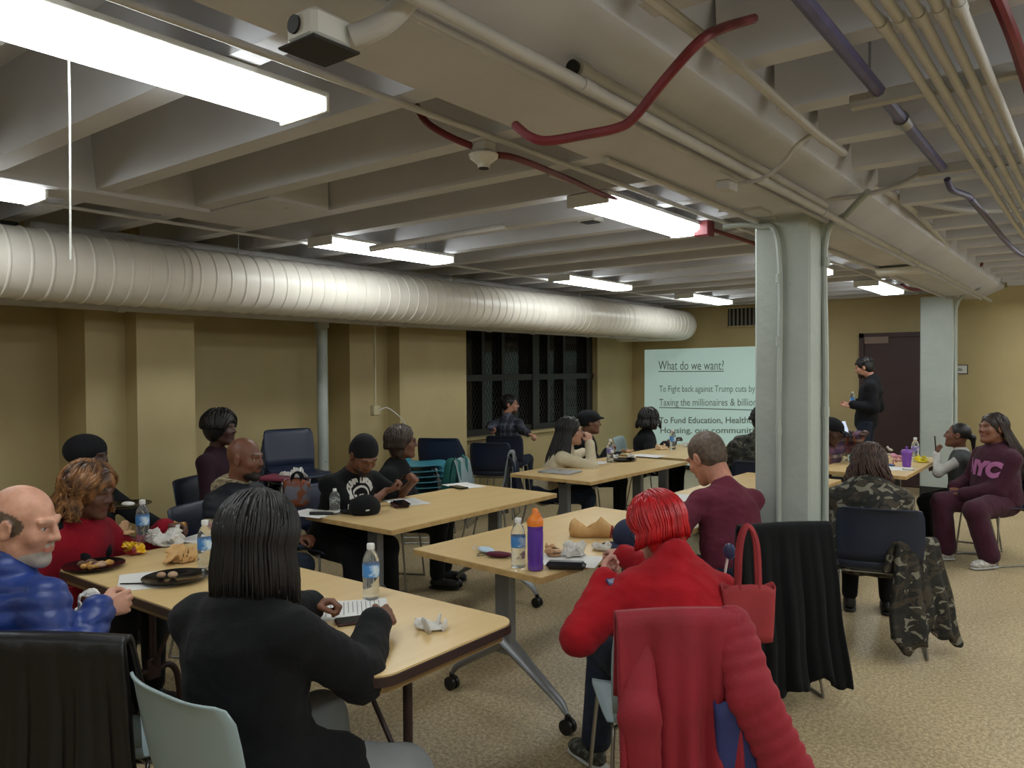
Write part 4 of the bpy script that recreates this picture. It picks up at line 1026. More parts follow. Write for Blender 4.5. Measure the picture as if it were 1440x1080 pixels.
M_shoe = mat('black shoe', (24, 24, 25), .5); M_wshoe = mat('pale running shoe', (190, 186, 180), .55, rgb2=(150, 146, 140), scale=40, ramp=(.45, .6)); M_sole = mat('pale sole', (168, 168, 164), .6)
def camo(name, cols, scale=9.0, stretch=(1, 1, 1.6)):
    m = mat(name, cols[0], .85, bump=.2, bscale=90); N_, L_, B_ = nodes_of(m)
    tc = N_.new('ShaderNodeTexCoord'); mp = N_.new('ShaderNodeMapping'); mp.inputs['Scale'].default_value = stretch; L_.new(tc.outputs['Object'], mp.inputs[0]); src = None
    for i, (c, th) in enumerate(cols[1]):
        mp2 = N_.new('ShaderNodeMapping'); mp2.inputs['Location'].default_value = (i*3.1, i*1.7, i*5.3); L_.new(mp.outputs[0], mp2.inputs[0])
        nz = N_.new('ShaderNodeTexNoise'); nz.inputs['Scale'].default_value = scale*(1+.2*i); nz.inputs['Detail'].default_value = 1.5; nz.inputs['Distortion'].default_value = .8; L_.new(mp2.outputs[0], nz.inputs['Vector'])
        r = N_.new('ShaderNodeMath'); r.operation = 'GREATER_THAN'; r.inputs[1].default_value = th; L_.new(nz.outputs['Fac'], r.inputs[0])
        mx = N_.new('ShaderNodeMix'); mx.data_type = 'RGBA'; L_.new(r.outputs[0], mx.inputs[0]); mx.inputs[7].default_value = lin(c)
        if src is None: mx.inputs[6].default_value = lin(cols[0])
        else: L_.new(src, mx.inputs[6])
        src = mx.outputs[2]
    L_.new(src, B_.inputs['Base Color']); return m
C_camo = camo('woodland camouflage', ((34, 32, 26), [((58, 50, 38), .5), ((24, 24, 22), .56), ((112, 108, 94), .60)]), 10)
C_camo2 = camo('pale digital camouflage', ((128, 116, 92), [((104, 92, 66), .5), ((76, 68, 50), .57), ((160, 148, 122), .6)]), 26)
C_camo3 = camo('dark camouflage puffer', ((50, 50, 42), [((80, 78, 66), .55), ((28, 28, 26), .56)]), 13)
def plaid(name, base, bands, scale=14):
    m = mat(name, base, .85); N_, L_, B_ = nodes_of(m); tc = N_.new('ShaderNodeTexCoord'); src = None
    for i, (axis, c, sc_, th) in enumerate(bands):
        w_ = N_.new('ShaderNodeTexWave'); w_.bands_direction = axis; w_.inputs['Scale'].default_value = sc_; w_.inputs['Distortion'].default_value = .6; L_.new(tc.outputs['Object'], w_.inputs[0])
        g = N_.new('ShaderNodeMath'); g.operation = 'GREATER_THAN'; g.inputs[1].default_value = th; L_.new(w_.outputs['Fac'], g.inputs[0])
        k = N_.new('ShaderNodeMath'); k.operation = 'MULTIPLY'; k.inputs[1].default_value = .6; L_.new(g.outputs[0], k.inputs[0])
        mx = N_.new('ShaderNodeMix'); mx.data_type = 'RGBA'; L_.new(k.outputs[0], mx.inputs[0]); mx.inputs[7].default_value = lin(c)
        if src is None: mx.inputs[6].default_value = lin(base)
        else: L_.new(src, mx.inputs[6])
        src = mx.outputs[2]
    L_.new(src, B_.inputs['Base Color']); return m
C_plaid = plaid('blue grey plaid flannel', (46, 50, 66), [('Z', (92, 94, 104), 5.5, .72), ('X', (96, 98, 108), 5.5, .75), ('Z', (24, 26, 36), 2.7, .7), ('X', (26, 26, 38), 2.7, .7)])
C_scarf = plaid('plaid fleece in purple, tan and orange', (62, 46, 66), [('Z', (150, 130, 110), 4.5, .7), ('X', (150, 84, 46), 4, .8), ('Y', (40, 32, 44), 3, .6), ('Z', (92, 60, 96), 2, .7)])

def P_(px, py, z): v = Z(px, py, z); return V(v.x, v.y, v.z)
def D_(px, py, d): v = DD(px, py, d); return V(v.x, v.y, v.z)

PEOPLE = []
def PH(px, py, d, face, lean):
    f = nrm(V(face[0], face[1], 0)); h = D_(px, py, d+float(f@cF)*lean); hip = h-f*lean; hip[2] = .53; return hip, h

# ---- man in the blue puffer, left edge
hp_, hc_ = PH(34, 738, 2.42, (-.30, .95), 0.0); p = Person('older balding person with a white goatee in a blue puffer jacket', hp_, (-.30, .95), hc_, hd=(.80, .60), pitch=10, skin=(196, 146, 122), w=1.05, fat=1.1, hs=1.04)
p.setarm(1, D_(138, 858, 2.42), pole=V(.6, -.6, -.9), hdir=(.2, .7, .1), palm=(-.7, -.3, -.2), curl=.6); p.setarm(-1, V(-2.88, 1.26, .62), hdir=(.5, .6, 0), curl=.5); 
p.setleg(1, V(-2.55, 1.72, .09), toe=(-.2, 1)); p.setleg(-1, V(-2.85, 1.65, .09), toe=(-.2, 1))
p.body(.0062, brows=(176, 134, 112), stubble=(176, 168, 160), bald=(96, 80, 66)); p.eyes((70, 80, 90))
p.top(C_blue, bulk=.026, h=.008, gq=(nrm(V(-.25, .1, 1)), .052, .009), wr=.008, name='puffer_jacket', collar=.045, seed=2); p.pants(C_dark); p.shoes(M_shoe)

# ---- woman with dark hair, back to the camera
hp_, hc_ = PH(365, 762, 2.16, (-.30, .95), 0.08); p = Person('person with straight dark hair in a long black coat, back to the camera', hp_, (-.30, .95), hc_, hd=(-.42, .9), pitch=16, skin=(112, 74, 54), w=1.05, fat=1.12)
w1 = P_(452, 850, .795); w2 = P_(537, 872, .80)
p.setarm(1, w2+V(.005, -.035, 0), pole=V(.75, -.45, -.75), hdir=(-.10, 1, .12), palm=(-.8, .1, -.5), curl=.85); p.setarm(-1, w1+V(-.02, -.02, 0), pole=V(-.4, -.6, -.8), hdir=(.75, .60, .18), palm=(.25, -.1, -.9), curl=.5)
p.setleg(1, V(-1.42, 1.62, .09), toe=(-.3, 1)); p.setleg(-1, V(-1.95, 1.68, .09), toe=(-.4, 1))
p.body(.0066); p.top(C_black, bulk=.034, h=.010, wr=.022, name='long_black_coat', collar=.02, long=.45, seed=4)
p.pants(C_lgrey, g=.03); p.shoes(M_shoe)
p.hair('long', H_black, h=.010, vol=1.30, L=.15, n=620, r=.0042, front=62, out=.012, low=-20, seed=7)

# ---- woman with golden curls
hp_, hc_ = PH(128, 692, 3.7, (1, .45), 0.15); p = Person('person with wavy golden brown hair in a red coat', hp_, (1, .45), hc_, hd=(.9, .55), pitch=12, skin='dark', w=1.05, fat=1.2)
p.setarm(1, p.hip+V(.30, -.08, .10)); hw = P_(232, 742, .80); p.setarm(-1, hw, pole=V(-.1, .7, -.6), hdir=(.7, .75, .1), palm=(.3, -.3, -.9), curl=.3)
p.sit(); p.body(.009); p.top(C_redd, bulk=.030, h=.011, wr=.012, name='red_coat', seed=8); p.pants(C_black); p.shoes(M_shoe)
b = Blob(.03); b.wr = .01; b.cap(p.nb-p.tf*.05+p.rr*-.10+V(0,0,.015), p.nb-p.tf*.05+p.rr*.10+V(0,0,.015), .055, k=.03); b.cap(p.nb+p.rr*.11, p.T(.07, .13, .7), .04, .03); b.cap(p.nb-p.rr*.11, p.T(-.07, .13, .7), .04, .03)
blob_obj('dark_scarf', b, C_black, p.root, p.O, .01)
p.hair('long', H_gold, h=.010, vol=1.30, L=.10, n=330, r=.0075, front=70, out=.03, low=-20, seed=9, wave=.013, wl=.07)

# ---- dark beanie behind her
hp_, hc_ = PH(128, 643, 4.78, (1, .5), 0.0); p = Person('person in a dark knitted beanie behind the golden curls, looking right', hp_, (1, .5), hc_, hd=(.85, .5), skin='deep', w=1.0)
p.setarm(1, V(-4.6, 2.2, .62)); p.setarm(-1, V(-4.65, 2.5, .62)); p.sit(); p.body(.011); p.top(C_black, bulk=.02, h=.014); p.pants(C_black); p.shoes(M_shoe, h=.014)
b = Blob(.03); b.ell(p.H(-.0, -.035, .05), V(.105, .125, .095), p.hax()); b.ell(p.H(0, -.06, .04), V(.105, .10, .085), p.hax()); v, f_, _c = b.mesh(.010); mk_mesh('beanie', v, f_, C_black2, p.root, p.O)

# ---- maroon top, twisted hair
hp_, hc_ = PH(312, 603, 5.65, (1, .5), 0); p = Person('person with short black twists in a dark maroon top against the left wall', hp_, (1, .5), hc_, hd=(.9, .5), skin='deep')
p.setarm(1, V(-4.8, 3.1, .62)); p.setarm(-1, V(-4.8, 3.4, .62)); p.sit(); p.body(.011); p.top(C_dmar, bulk=.02, h=.013, wr=.008); p.pants(C_black); p.shoes(M_shoe, h=.014)
p.hair('afro', H_black, h=.011, vol=1.3, L=.02, n=170, r=.011, front=50, out=.0, low=-2, seed=5, wave=.003)

# ---- bald man with camouflage hood and vest
hp_, hc_ = PH(345, 645, 4.5, (.92, .38), 0.1); p = Person('bald person in a black quilted vest over a camouflage hooded jacket', hp_, (.92, .38), hc_, hd=(.9, .42), pitch=4, skin=(112, 72, 54), w=1.1, fat=1.2, hs=1.03)
p.setarm(1, V(-3.80, 2.56, .62), pole=V(.0, -.6, -.9)); p.setarm(-1, V(-3.80, 2.86, .62))
p.sit(); p.body(.0085, stubble=(34, 26, 22)); p.eyes(); p.top(C_camo2, bulk=.022, h=.010, wr=.008, name='camouflage_jacket', hood=True, collar=.03)
p.top(C_vest, bulk=.034, h=.010, wr=.004, name='quilted_vest', sleeves=.10, gq=(nrm(V(.1, .2, 1)), .05, .007), neck=.05); p.pants(C_dark); p.shoes(M_shoe, h=.012)
jk = [o for o in p.root.children if o.name.startswith('camouflage_jacket')][0]
a, e, _w = p.arm[1]; c0 = a+(e-a)*.45; rd = nrm(V(.62, -.78, 0)); ux = nrm(np.cross(V(0, 0, 1), -rd)); uz = V(0, 0, 1)
def patch(x0, x1, z0, z1):
    n = 5; vs = [tuple(c0+ux*(x0+(x1-x0)*i/n)+uz*(z0+(z1-z0)*j/2)) for i in range(n+1) for j in range(3)]
    return vs, [(i*3+j, (i+1)*3+j, (i+1)*3+j+1, i*3+j+1) for i in range(n) for j in range(2)], tuple(-rd)
M_flagw = mat('flag white', (190, 180, 170), .7); M_flagr = mat('flag red', (150, 40, 40), .7); M_flagb = mat('flag blue', (50, 54, 80), .7)
project_text([patch(-.045, .045, -.028, .028)], jk, M_flagw, 'flag_patch', p.root, p.O, .004)
project_text([patch(-.045, .045, -.028+.008*k, -.024+.008*k) for k in range(7)], jk, M_flagr, 'flag_stripes', p.root, p.O, .0055)
project_text([patch(.005, .045, .0, .028)], jk, M_flagb, 'flag_canton', p.root, p.O, .0065)

# ---- man with durag and T-shirt, looking at his phone
hp_, hc_ = PH(512, 640, 5.12, (1, -.10), 0.35); p = Person('person in a durag and black T-shirt with white print, looking down at a phone', hp_, (1, -.10), hc_, hd=(.93, -.28), pitch=38, skin=(116, 76, 56), w=1.12, fat=1.15, back=.05)
ph = P_(562, 682, .85); p.setarm(1, P_(543, 690, .83), pole=V(-.1, -.9, -.7), hdir=(.75, .6, .2), palm=(.2, .2, .9), curl=.45); p.setarm(-1, P_(562, 680, .86)+V(.03, .09, 0), pole=V(-.1, .9, -.6), hdir=(.6, -.4, .5), palm=(.2, -.8, -.1), curl=.55)
p.setleg(1, V(-3.62, 3.12, .09), toe=(1, -.2)); p.setleg(-1, V(-3.68, 3.48, .09), toe=(1, .1)); p.body(.0075, stubble=(44, 32, 28), armskin=1.15); p.eyes()
ts = p.top(C_black, bulk=.018, h=.010, wr=.010, name='t_shirt', sleeves=.36, seed=3, cuff=False); p.pants(C_black, g=.02); p.shoes(M_shoe)
b = Blob(.025); R_ = p.hax(); b.ell(p.H(0, -.018, .042), V(.084, .102, .090), R_); b.ell(p.H(0, -.05, .0), V(.080, .070, .075), R_); b.ell(p.H(0, .10, -.045), V(.10, .09, .085), R_, op=1); b.ell(p.H(0, .02, -.075), V(.12, .09, .07), R_, op=1)
b.cap(p.H(0, -.11, -.02), p.H(0, -.16, -.13), .03, .015, flat=.5, n=p.hf); b.cap(p.H(-.03, -.10, -.02), p.H(-.07, -.15, -.17), .022, .008)
blob_obj('durag', b, C_black2, p.root, p.O, .008)
M_print = mat('white shirt print', (196, 192, 186), .8)
def chest_items(p, cx, cz, base_t, d=None):
    pass
def arc_text(txt, R, size, a0, a1, cen, ux, uz):
    out = []; n = len(txt)
    for i, ch in enumerate(txt):
        if ch == ' ': continue
        a = math.radians(a0+(a1-a0)*i/(n-1)); vs, fs = textmesh(ch, size, bold=.004, align='CENTER')
        if not vs: continue
        q = []
        for v in vs:
            X_ = v[0]*math.cos(a-math.pi/2)-v[1]*math.sin(a-math.pi/2)+R*math.cos(a); Y_ = v[0]*math.sin(a-math.pi/2)+v[1]*math.cos(a-math.pi/2)+R*math.sin(a)
            q.append(tuple(cen+ux*X_+uz*Y_))
        out.append((q, fs))
    return out
fd = p.tf; cen = p.T(0, .16, .80); ux = -p.rr if False else p.rr*-1; uz = p.up; ux = nrm(np.cross(uz, fd))*1.0
# right-hand direction for somebody reading the chest
rd = nrm(np.cross(fd, uz))*-1
items = []
for vs, fs in arc_text('YOUNG LEADERS', .092, .036, 158, 22, cen, rd, uz): v2, f2 = densify(vs, fs, .02); items.append((v2, f2, tuple(-fd)))
ring = []; nR = 28
for i in range(nR+1):
    a = math.radians(200-220*i/nR)
    for r_ in (.062, .074): ring.append(tuple(cen+rd*r_*math.cos(a)+uz*r_*math.sin(a)))
items.append((ring, [(2*i, 2*i+1, 2*i+3, 2*i+2) for i in range(nR)], tuple(-fd)))
vs, fs = textmesh('YL', .085, bold=.006, align='CENTER'); v2, f2 = densify([tuple(cen+rd*v[0]+uz*(v[1]-.04)) for v in vs], fs, .02); items.append((v2, f2, tuple(-fd)))
project_text(items, ts, M_print, 'shirt_print', p.root, p.O, .004)

# ---- short haired person beside him
hp_, hc_ = PH(566, 622, 5.85, (.85, .45), 0.1); p = Person('short haired person in a black top beside the durag, looking away', hp_, (.85, .45), hc_, hd=(.72, .69), skin='brown')
p.setarm(1, V(-4.0, 4.0, .64)); p.setarm(-1, V(-4.0, 4.25, .64)); p.sit(); p.body(.010); p.glasses(); p.top(C_black, bulk=.022, h=.012, wr=.01, name='black_top'); p.pants(C_black, g=.02); p.shoes(M_shoe, h=.012)
p.hair('long', H_brown, h=.010, vol=1.18, L=.05, n=300, r=.004, front=70, out=.004, low=-14, seed=11)

# ---- man in plaid by the window
hp_, hc_ = PH(717, 569, 9.4, (-.25, .97), 0.05); p = Person('dark haired person in a blue grey plaid shirt seated by the window', hp_, (-.25, .97), hc_, hd=(.83, .45), pitch=0, skin=(176, 128, 106), w=1.0)
p.setarm(-1, P_(672, 612, .92), pole=V(-.8, -.5, 0), hdir=(-.3, .6, -.1)); p.setarm(1, P_(762, 622, .80)+V(0, -.1, 0), pole=V(.6, -.6, -.2), hdir=(.9, .2, -.3)); p.sit(); p.body(.010, stubble=(70, 50, 42)); p.glasses()
p.top(C_plaid, bulk=.016, h=.012, wr=.010, name='plaid_shirt', collar=.02); p.pants(C_dark); p.shoes(M_shoe, h=.014); p.hair('fade', H_black, h=.009, vol=1.06, n=110, L=.015, r=.005, front=0, out=.01, low=30, seed=2)

# ---- long black hair, cream sweater
hp_, hc_ = PH(803, 607, 6.95, (.80, .55), 0.25); p = Person('person with very long black hair in a cream sweater, chin on hand', hp_, (.80, .55), hc_, hd=(.80, .55), skin=(178, 134, 112), w=.92)
p.setarm(1, P_(815, 614, 1.0)+V(.08, .04, -.06), pole=V(.6, -.3, -.9), hdir=(-.2, .1, .9), curl=.5); p.setarm(-1, P_(850, 632, .765), pole=V(.2, .5, -.6), hdir=(.9, .4, 0), curl=.4); p.sit(); p.body(.010); p.glasses()
p.top(C_cream, bulk=.018, h=.011, wr=.008, name='cream_sweater', collar=.02); p.pants(C_dark); p.shoes(M_shoe, h=.012); p.hair('long', H_black, h=.011, vol=1.15, L=.42, n=330, r=.006, front=75, out=.05, low=-12, seed=12, drop=(-.05, -.03))

# ---- cap and black jacket
hp_, hc_ = PH(830, 594, 7.9, (.8, .6), 0.1); p = Person('person in a flat dark cap and black jacket beyond the cream sweater', hp_, (.8, .6), hc_, hd=(.8, .6), skin='brown')
p.setarm(1, V(-3.98, 6.72, .77)); p.setarm(-1, V(-4.02, 7.0, .70)); p.sit(); p.body(.011); p.top(C_black, bulk=.028, h=.013, wr=.01); p.pants(C_black); p.shoes(M_shoe, h=.014)
b = Blob(.03); b.ell(p.H(0, -.02, .055), V(.10, .12, .075), p.hax()); b.ell(p.H(0, -.05, .02), V(.088, .08, .07), p.hax()); b.ell(p.H(0, .09, .045), V(.07, .06, .012), p.hax(), k=.02); blob_obj('cap', b, C_black2, p.root, p.O, .010)

# ---- dreadlocks in front of the slide
hp_, hc_ = PH(914, 590, 8.75, (.75, .66), 0.1); p = Person('person with black dreadlocks in a black top before the slide', hp_, (.75, .66), hc_, hd=(.35, .94), skin='deep')
p.setarm(1, V(-3.85, 7.72, .77)); p.setarm(-1, V(-3.9, 8.0, .77)); p.sit(); p.body(.012); p.top(C_black, bulk=.024, h=.013, wr=.01); p.pants(C_black, g=.02); p.shoes(M_shoe, h=.014)
p.hair('long', H_black, h=.012, vol=1.2, L=.10, n=150, r=.010, front=50, out=.03, low=-10, seed=13, wave=.004)

# ---- man in the maroon shirt
hp_, hc_ = PH(993, 644, 4.14, (-.85, .52), 0.3); p = Person('person with short greying hair in a maroon shirt, head bowed, before the column', hp_, (-.85, .52), hc_, hd=(-.97, .25), pitch=30, skin=(190, 134, 112), w=1.12, fat=1.2, back=.06, hs=1.16)
p.setarm(-1, V(-1.96, 3.95, .78), pole=V(.1, -.9, -.6), hdir=(-.8, .5, .1)); p.setarm(1, V(-1.92, 4.32, .78), pole=V(.5, .6, -.6), hdir=(-.8, -.1, .1))
p.setleg(-1, V(-1.86, 4.12, .09)); p.setleg(1, V(-1.70, 4.22, .09)); p.body(.0075, brows=(80, 60, 50)); p.eyes(); p.top(C_maroon, bulk=.018, h=.010, wr=.018, name='maroon_shirt', collar=.025, seed=6); p.pants(C_dark); p.shoes(M_shoe)
p.hair('fade', H_grey, h=.007, vol=1.03, n=0, seed=2)

# ---- red haired woman
hp_, hc_ = PH(922, 742, 2.84, (-.74, .67), 0.22); p = Person('person with bright red bobbed hair in a red fleece jacket, bent over the table', hp_, (-.74, .67), hc_, hd=(-.96, .28), pitch=26, skin=(196, 146, 130), w=1.12, fat=1.35, back=.07)
p.setarm(-1, P_(848, 812, .80)+V(.02, -.02, 0), pole=V(-.75, -.75, -.75), hdir=(-.3, .8, .3), palm=(.6, .3, .3), curl=.55); p.setarm(1, V(-1.72, 2.95, .80), pole=V(.6, .5, -.7), hdir=(-.8, .3, .1))
p.setleg(-1, P_(832, 1052, .09)+V(0, .03, 0), toe=(-.75, .3)); p.setleg(1, V(-1.55, 3.0, .09), toe=(-.6, .7)); p.body(.007, brows=(120, 40, 36)); p.glasses(); p.eyes()
p.top(C_red, bulk=.030, h=.009, wr=.020, name='red_fleece', collar=.07, belly=.03, seed=12); p.pants(C_dark, g=.025); p.shoes(mat('dark trail shoe', (40, 42, 38), .6, rgb2=(90, 92, 84), scale=40, ramp=(.5, .62)), M_sole)
p.hair('bob', H_red, h=.009, vol=1.24, L=.06, n=420, r=.0042, front=72, out=.010, low=-22, seed=17)

# ---- camouflage puffer behind the column
hp_, hc_ = PH(1073, 592, 6.7, (-.25, .97), 0.1); p = Person('person in a dark camouflage jacket half hidden behind the nearest column', hp_, (-.25, .97), hc_, hd=(-.1, 1), skin='deep', w=1.15, fat=1.2)
p.setarm(-1, V(-2.62, 6.92, .80), pole=V(-.9, -.3, -.6)); p.setarm(1, V(-2.2, 7.0, .80)); p.sit(); p.body(.012); p.top(C_camo3, bulk=.07, h=.014, wr=.02, gq=(V(0, 0, 1), .075, .014), hood=True, collar=.05); p.pants(C_black, g=.02); p.shoes(M_shoe, h=.014)
p.hair('short', H_black, h=.012, vol=1.1, L=.03, n=60, r=.012, out=.02, low=5)

# ---- standing man
sx, sy = -2.34, 10.0
p = Person('person standing in dark clothes by the brown door, gesturing with one hand', (sx, sy, .93), (-.80, -.10), (DY(1215, 517, sy).x, sy, DY(1215, 517, sy).z), hd=(-.94, -.15), pitch=14, skin=(176, 128, 106), w=1.0, back=.05)
hd_ = DY(1190, 568, sy-.25); p.setarm(-1, V(*DY(1199, 569, sy-.22)), pole=V(.3, 0, -1), hdir=(-1, -.1, .0), palm=(.0, -.7, .7), curl=.02); p.setarm(1, V(*DY(1207, 566, sy+.05)), pole=V(.6, .1, -.8), hdir=(-.8, 0, .3), curl=.7)
for k in (-1, 1): p.setleg(k, V(sx+.03*k, sy+.12*k, .085), toe=(-1, -.1*k))
p.body(.010, stubble=(50, 36, 30)); p.top(C_black2, bulk=.030, h=.013, wr=.012, name='dark_jacket', collar=.03); p.pants(C_dark, g=.015); p.shoes(M_shoe, h=.014); p.hair('fade', H_black, h=.010, vol=1.08, n=60, L=.02, r=.006, front=0, out=.01, low=25, seed=22)
SM = p

# ---- person with cap and phone
hp_, hc_ = PH(1170, 607, 7.1, (1, -.05), 0.2); p = Person('person in a black cap and plaid fleece holding up a phone', hp_, (1, -.05), hc_, hd=(.95, -.1), pitch=25, skin='deep')
p.setarm(1, P_(1186, 608, 1.0)+V(0, -.05, -.03), pole=V(-.2, -.7, -.8), hdir=(.6, .2, .5), curl=.6); p.setarm(-1, V(-1.80, 7.42, .98), hdir=(.6, -.2, .5), curl=.6); p.sit(fd=.3); p.body(.011)
p.top(C_scarf, bulk=.035, h=.012, wr=.02, name='plaid_fleece', collar=.03); p.pants(C_black); p.shoes(M_shoe, h=.014)
b = Blob(.02); b.ell(p.H(0, -.015, .045), V(.085, .104, .082), p.hax()); b.ell(p.H(0, .06, -.05), V(.11, .12, .085), p.hax(), op=1); b.ell(p.H(0, .13, .045), V(.062, .065, .008), p.hax(), k=.01); blob_obj('cap', b, C_black, p.root, p.O, .009)
PHN = p

# ---- camouflage coat with curly hair
hp_, hc_ = PH(1222, 655, 4.75, (-.25, .97), 0.25); p = Person('person with long curly hair in a camouflage coat, back to the camera', hp_, (-.25, .97), hc_, hd=(-.15, 1), pitch=30, skin='tan', w=1.12, fat=1.25, back=.05)
p.setarm(-1, p.hip+V(-.22, .36, .14), pole=V(-.5, -.4, -1)); p.setarm(1, p.hip+V(.02, .42, .14), pole=V(.5, -.4, -1)); p.sit(fd=.38); p.body(.010)
p.top(C_camo, bulk=.052, h=.011, wr=.022, name='camouflage_coat', collar=.03, long=.3, seed=20); p.pants(C_black); p.shoes(M_shoe, h=.012)
p.hair('long', H_curl, h=.011, vol=1.22, L=.17, n=330, r=.006, front=70, out=.03, low=-15, seed=19, wave=.014, wl=.045)

# ---- girl
hp_, hc_ = PH(1346, 612, 6.85, (-.95, -.05), 0.05); p = Person('child with a ponytail in a grey vest and white shirt, pen at the mouth', hp_, (-.95, -.05), hc_, hd=(-.97, -.12), pitch=-6, skin=(112, 72, 54), w=.9, sc=.80, hs=1.16)
p.setarm(-1, p.hc+V(-.15, -.06, -.17), pole=V(.2, -.6, -.9), hdir=(.0, .1, 1), palm=(.6, .3, 0), curl=.5); p.setarm(1, V(-1.25, 8.06, .66)); p.sit(fd=.35)
p.body(.008, lips=(120, 70, 60)); p.eyes(); p.top(C_white, bulk=.014, h=.010, wr=.008, name='white_shirt', collar=.02); p.top(C_grey, bulk=.030, h=.010, wr=.004, name='grey_vest', sleeves=.06, sleeve_k=(), neck=.045); p.pants(C_black); p.shoes(M_shoe, h=.010)
b = Blob(.02); b.wr = .003; b.ell(p.H(0, -.022, .036), V(.080, .096, .088)*p.hs*p.sc, p.hax()); b.ell(p.H(0, .085, -.035), V(.09, .085, .085)*p.hs*p.sc, p.hax(), op=1, k=.01); b.ell(p.H(0, -.0, -.075), V(.12, .12, .06)*p.hs*p.sc, p.hax(), op=1, k=.01)
b.ball(p.H(0, -.125, .0), .028); b.cap(p.H(0, -.135, -.01), p.H(.01, -.15, -.13), .024, .012); blob_obj('ponytail_hair', b, H_black, p.root, p.O, .008)
GIRL = p

# ---- woman in maroon hoodie
hp_, hc_ = PH(1395, 603, 6.42, (-.70, -.71), 0.05); p = Person('person in a maroon hoodie with long braids, hands in the lap', hp_, (-.70, -.71), hc_, hd=(-.66, -.75), pitch=-6, roll=-4, skin=(124, 82, 62), w=1.08, fat=1.25, hs=1.04)
p.setarm(-1, D_(1356, 700, 6.42)+V(0, 0, .03), pole=V(.9, -.1, -.3), hdir=(-.8, .35, -.1), palm=(0, 0, -1), curl=.5); p.setarm(1, D_(1342, 690, 6.60)+V(0, 0, .03), pole=V(.2, 1, -.3), hdir=(.1, -.9, -.2), palm=(0, 0, -1), curl=.45)
p.setleg(1, V(-1.08, 7.26, .085), pole=V(-.7, -.3, .8), toe=(-.8, -.5)); p.setleg(-1, V(-.76, 7.16, .085), pole=V(-.5, -.7, .8), toe=(-.6, -.75))
p.body(.0072, lips=(126, 76, 70)); p.eyes(); hd2 = p.top(C_hood, bulk=.034, h=.009, wr=.012, name='maroon_hoodie', hood=True, collar=.02, seed=31); p.pants(C_hood, g=.028, wide=.02, h=.010, wr=.012); p.shoes(M_wshoe, M_sole, scl=1.05)
p.hair('short', H_braid, h=.009, vol=1.08, L=.40, n=190, r=.0055, front=78, out=.05, low=-10, seed=32, drop=(.10, .10), only=(40, 180))
vs, fs = textmesh('NYC', .155, bold=.012, align='CENTER', shear=.12); cen = p.T(0, .2, .66); fd = p.tf; rd = nrm(np.cross(fd, p.up))*-1
v2, f2 = densify([tuple(cen+rd*v[0]*1.05+p.up*(v[1]-.05)) for v in vs], fs, .018)
project_text([(v2, f2, tuple(-fd))], hd2, mat('pink letter felt', (164, 98, 142), .9, bump=.4, bscale=150), 'chest_lettering', p.root, p.O, .006)
# ================================================================== CHAIRS of the people
def seat_of(start): return [q for q in ALLP if q.root['label'].startswith(start)][0]
SEATP = {}
def seat(start, kind, label, face=None, back=.02, at=None):
    q = seat_of(start); f = q.f if face is None else nrm(V(face[0], face[1], 0)); c = q.hip-f*back if at is None else V(at[0], at[1], 0)
    SEATP[start] = (c[0], c[1], (f[0], f[1])); return chair(kind, label, float(c[0]), float(c[1]), (float(f[0]), float(f[1])))
seat('person with straight', 'pale', 'pale grey green chair under the long black coat, nearest chair at the bottom left', (-.03, 1), at=(-1.83, 1.24))
seat('older', 'pale', 'pale chair of the person in the blue puffer, back hidden under a black coat', (-.55, .83), at=(-2.50, 1.14))
seat('bald', 'navy', 'navy chair of the person in the camouflage hood')
seat('person in a durag', 'navy', 'navy chair of the person in the durag')
seat('short haired', 'navy', 'navy chair of the short haired person beside the durag')
seat('person with wavy', 'dteal', 'dark teal chair of the person in the red coat')
seat('person in a dark knitted', 'navy', 'navy chair of the person in the beanie')
seat('person with short black twists', 'navy', 'navy chair of the person in the dark maroon top')
chair('pale', 'pale chair with green bag straps over its back', -4.28, 5.21, (.9, .45))
seat('person with very', 'navy', 'dark chair of the person with very long black hair')
seat('dark haired', 'navy', 'navy chair the person in the plaid shirt sits on', (-.45, .9))
seat('person in a flat', 'navy', 'dark chair of the person in the flat cap')
seat('person with black dread', 'pale', 'pale chair of the person with dreadlocks by the slide', (1, .25))
seat('person with bright', 'pale', 'metal legged chair of the red haired person, under the long red coat', (-.66, .75), at=(-1.20, 2.40))
seat('person with short greying', 'navy', 'dark blue chair under the black coat before the column', (-.75, .66), at=(-1.42, 3.84))
seat('person with long curly', 'navy', 'navy chair with a camouflage coat hanging over it, right of the column', (-.25, 1), at=(-1.07, 4.86))
seat('person in a maroon', 'navy', 'wire legged chair of the person in the maroon hoodie')
seat('child', 'navy', 'wire legged chair of the child in the grey vest')
seat('person in a black cap', 'navy', 'dark chair of the person with the phone and black cap')
seat('person in a dark camou', 'navy', 'dark chair of the person in the dark camouflage jacket')

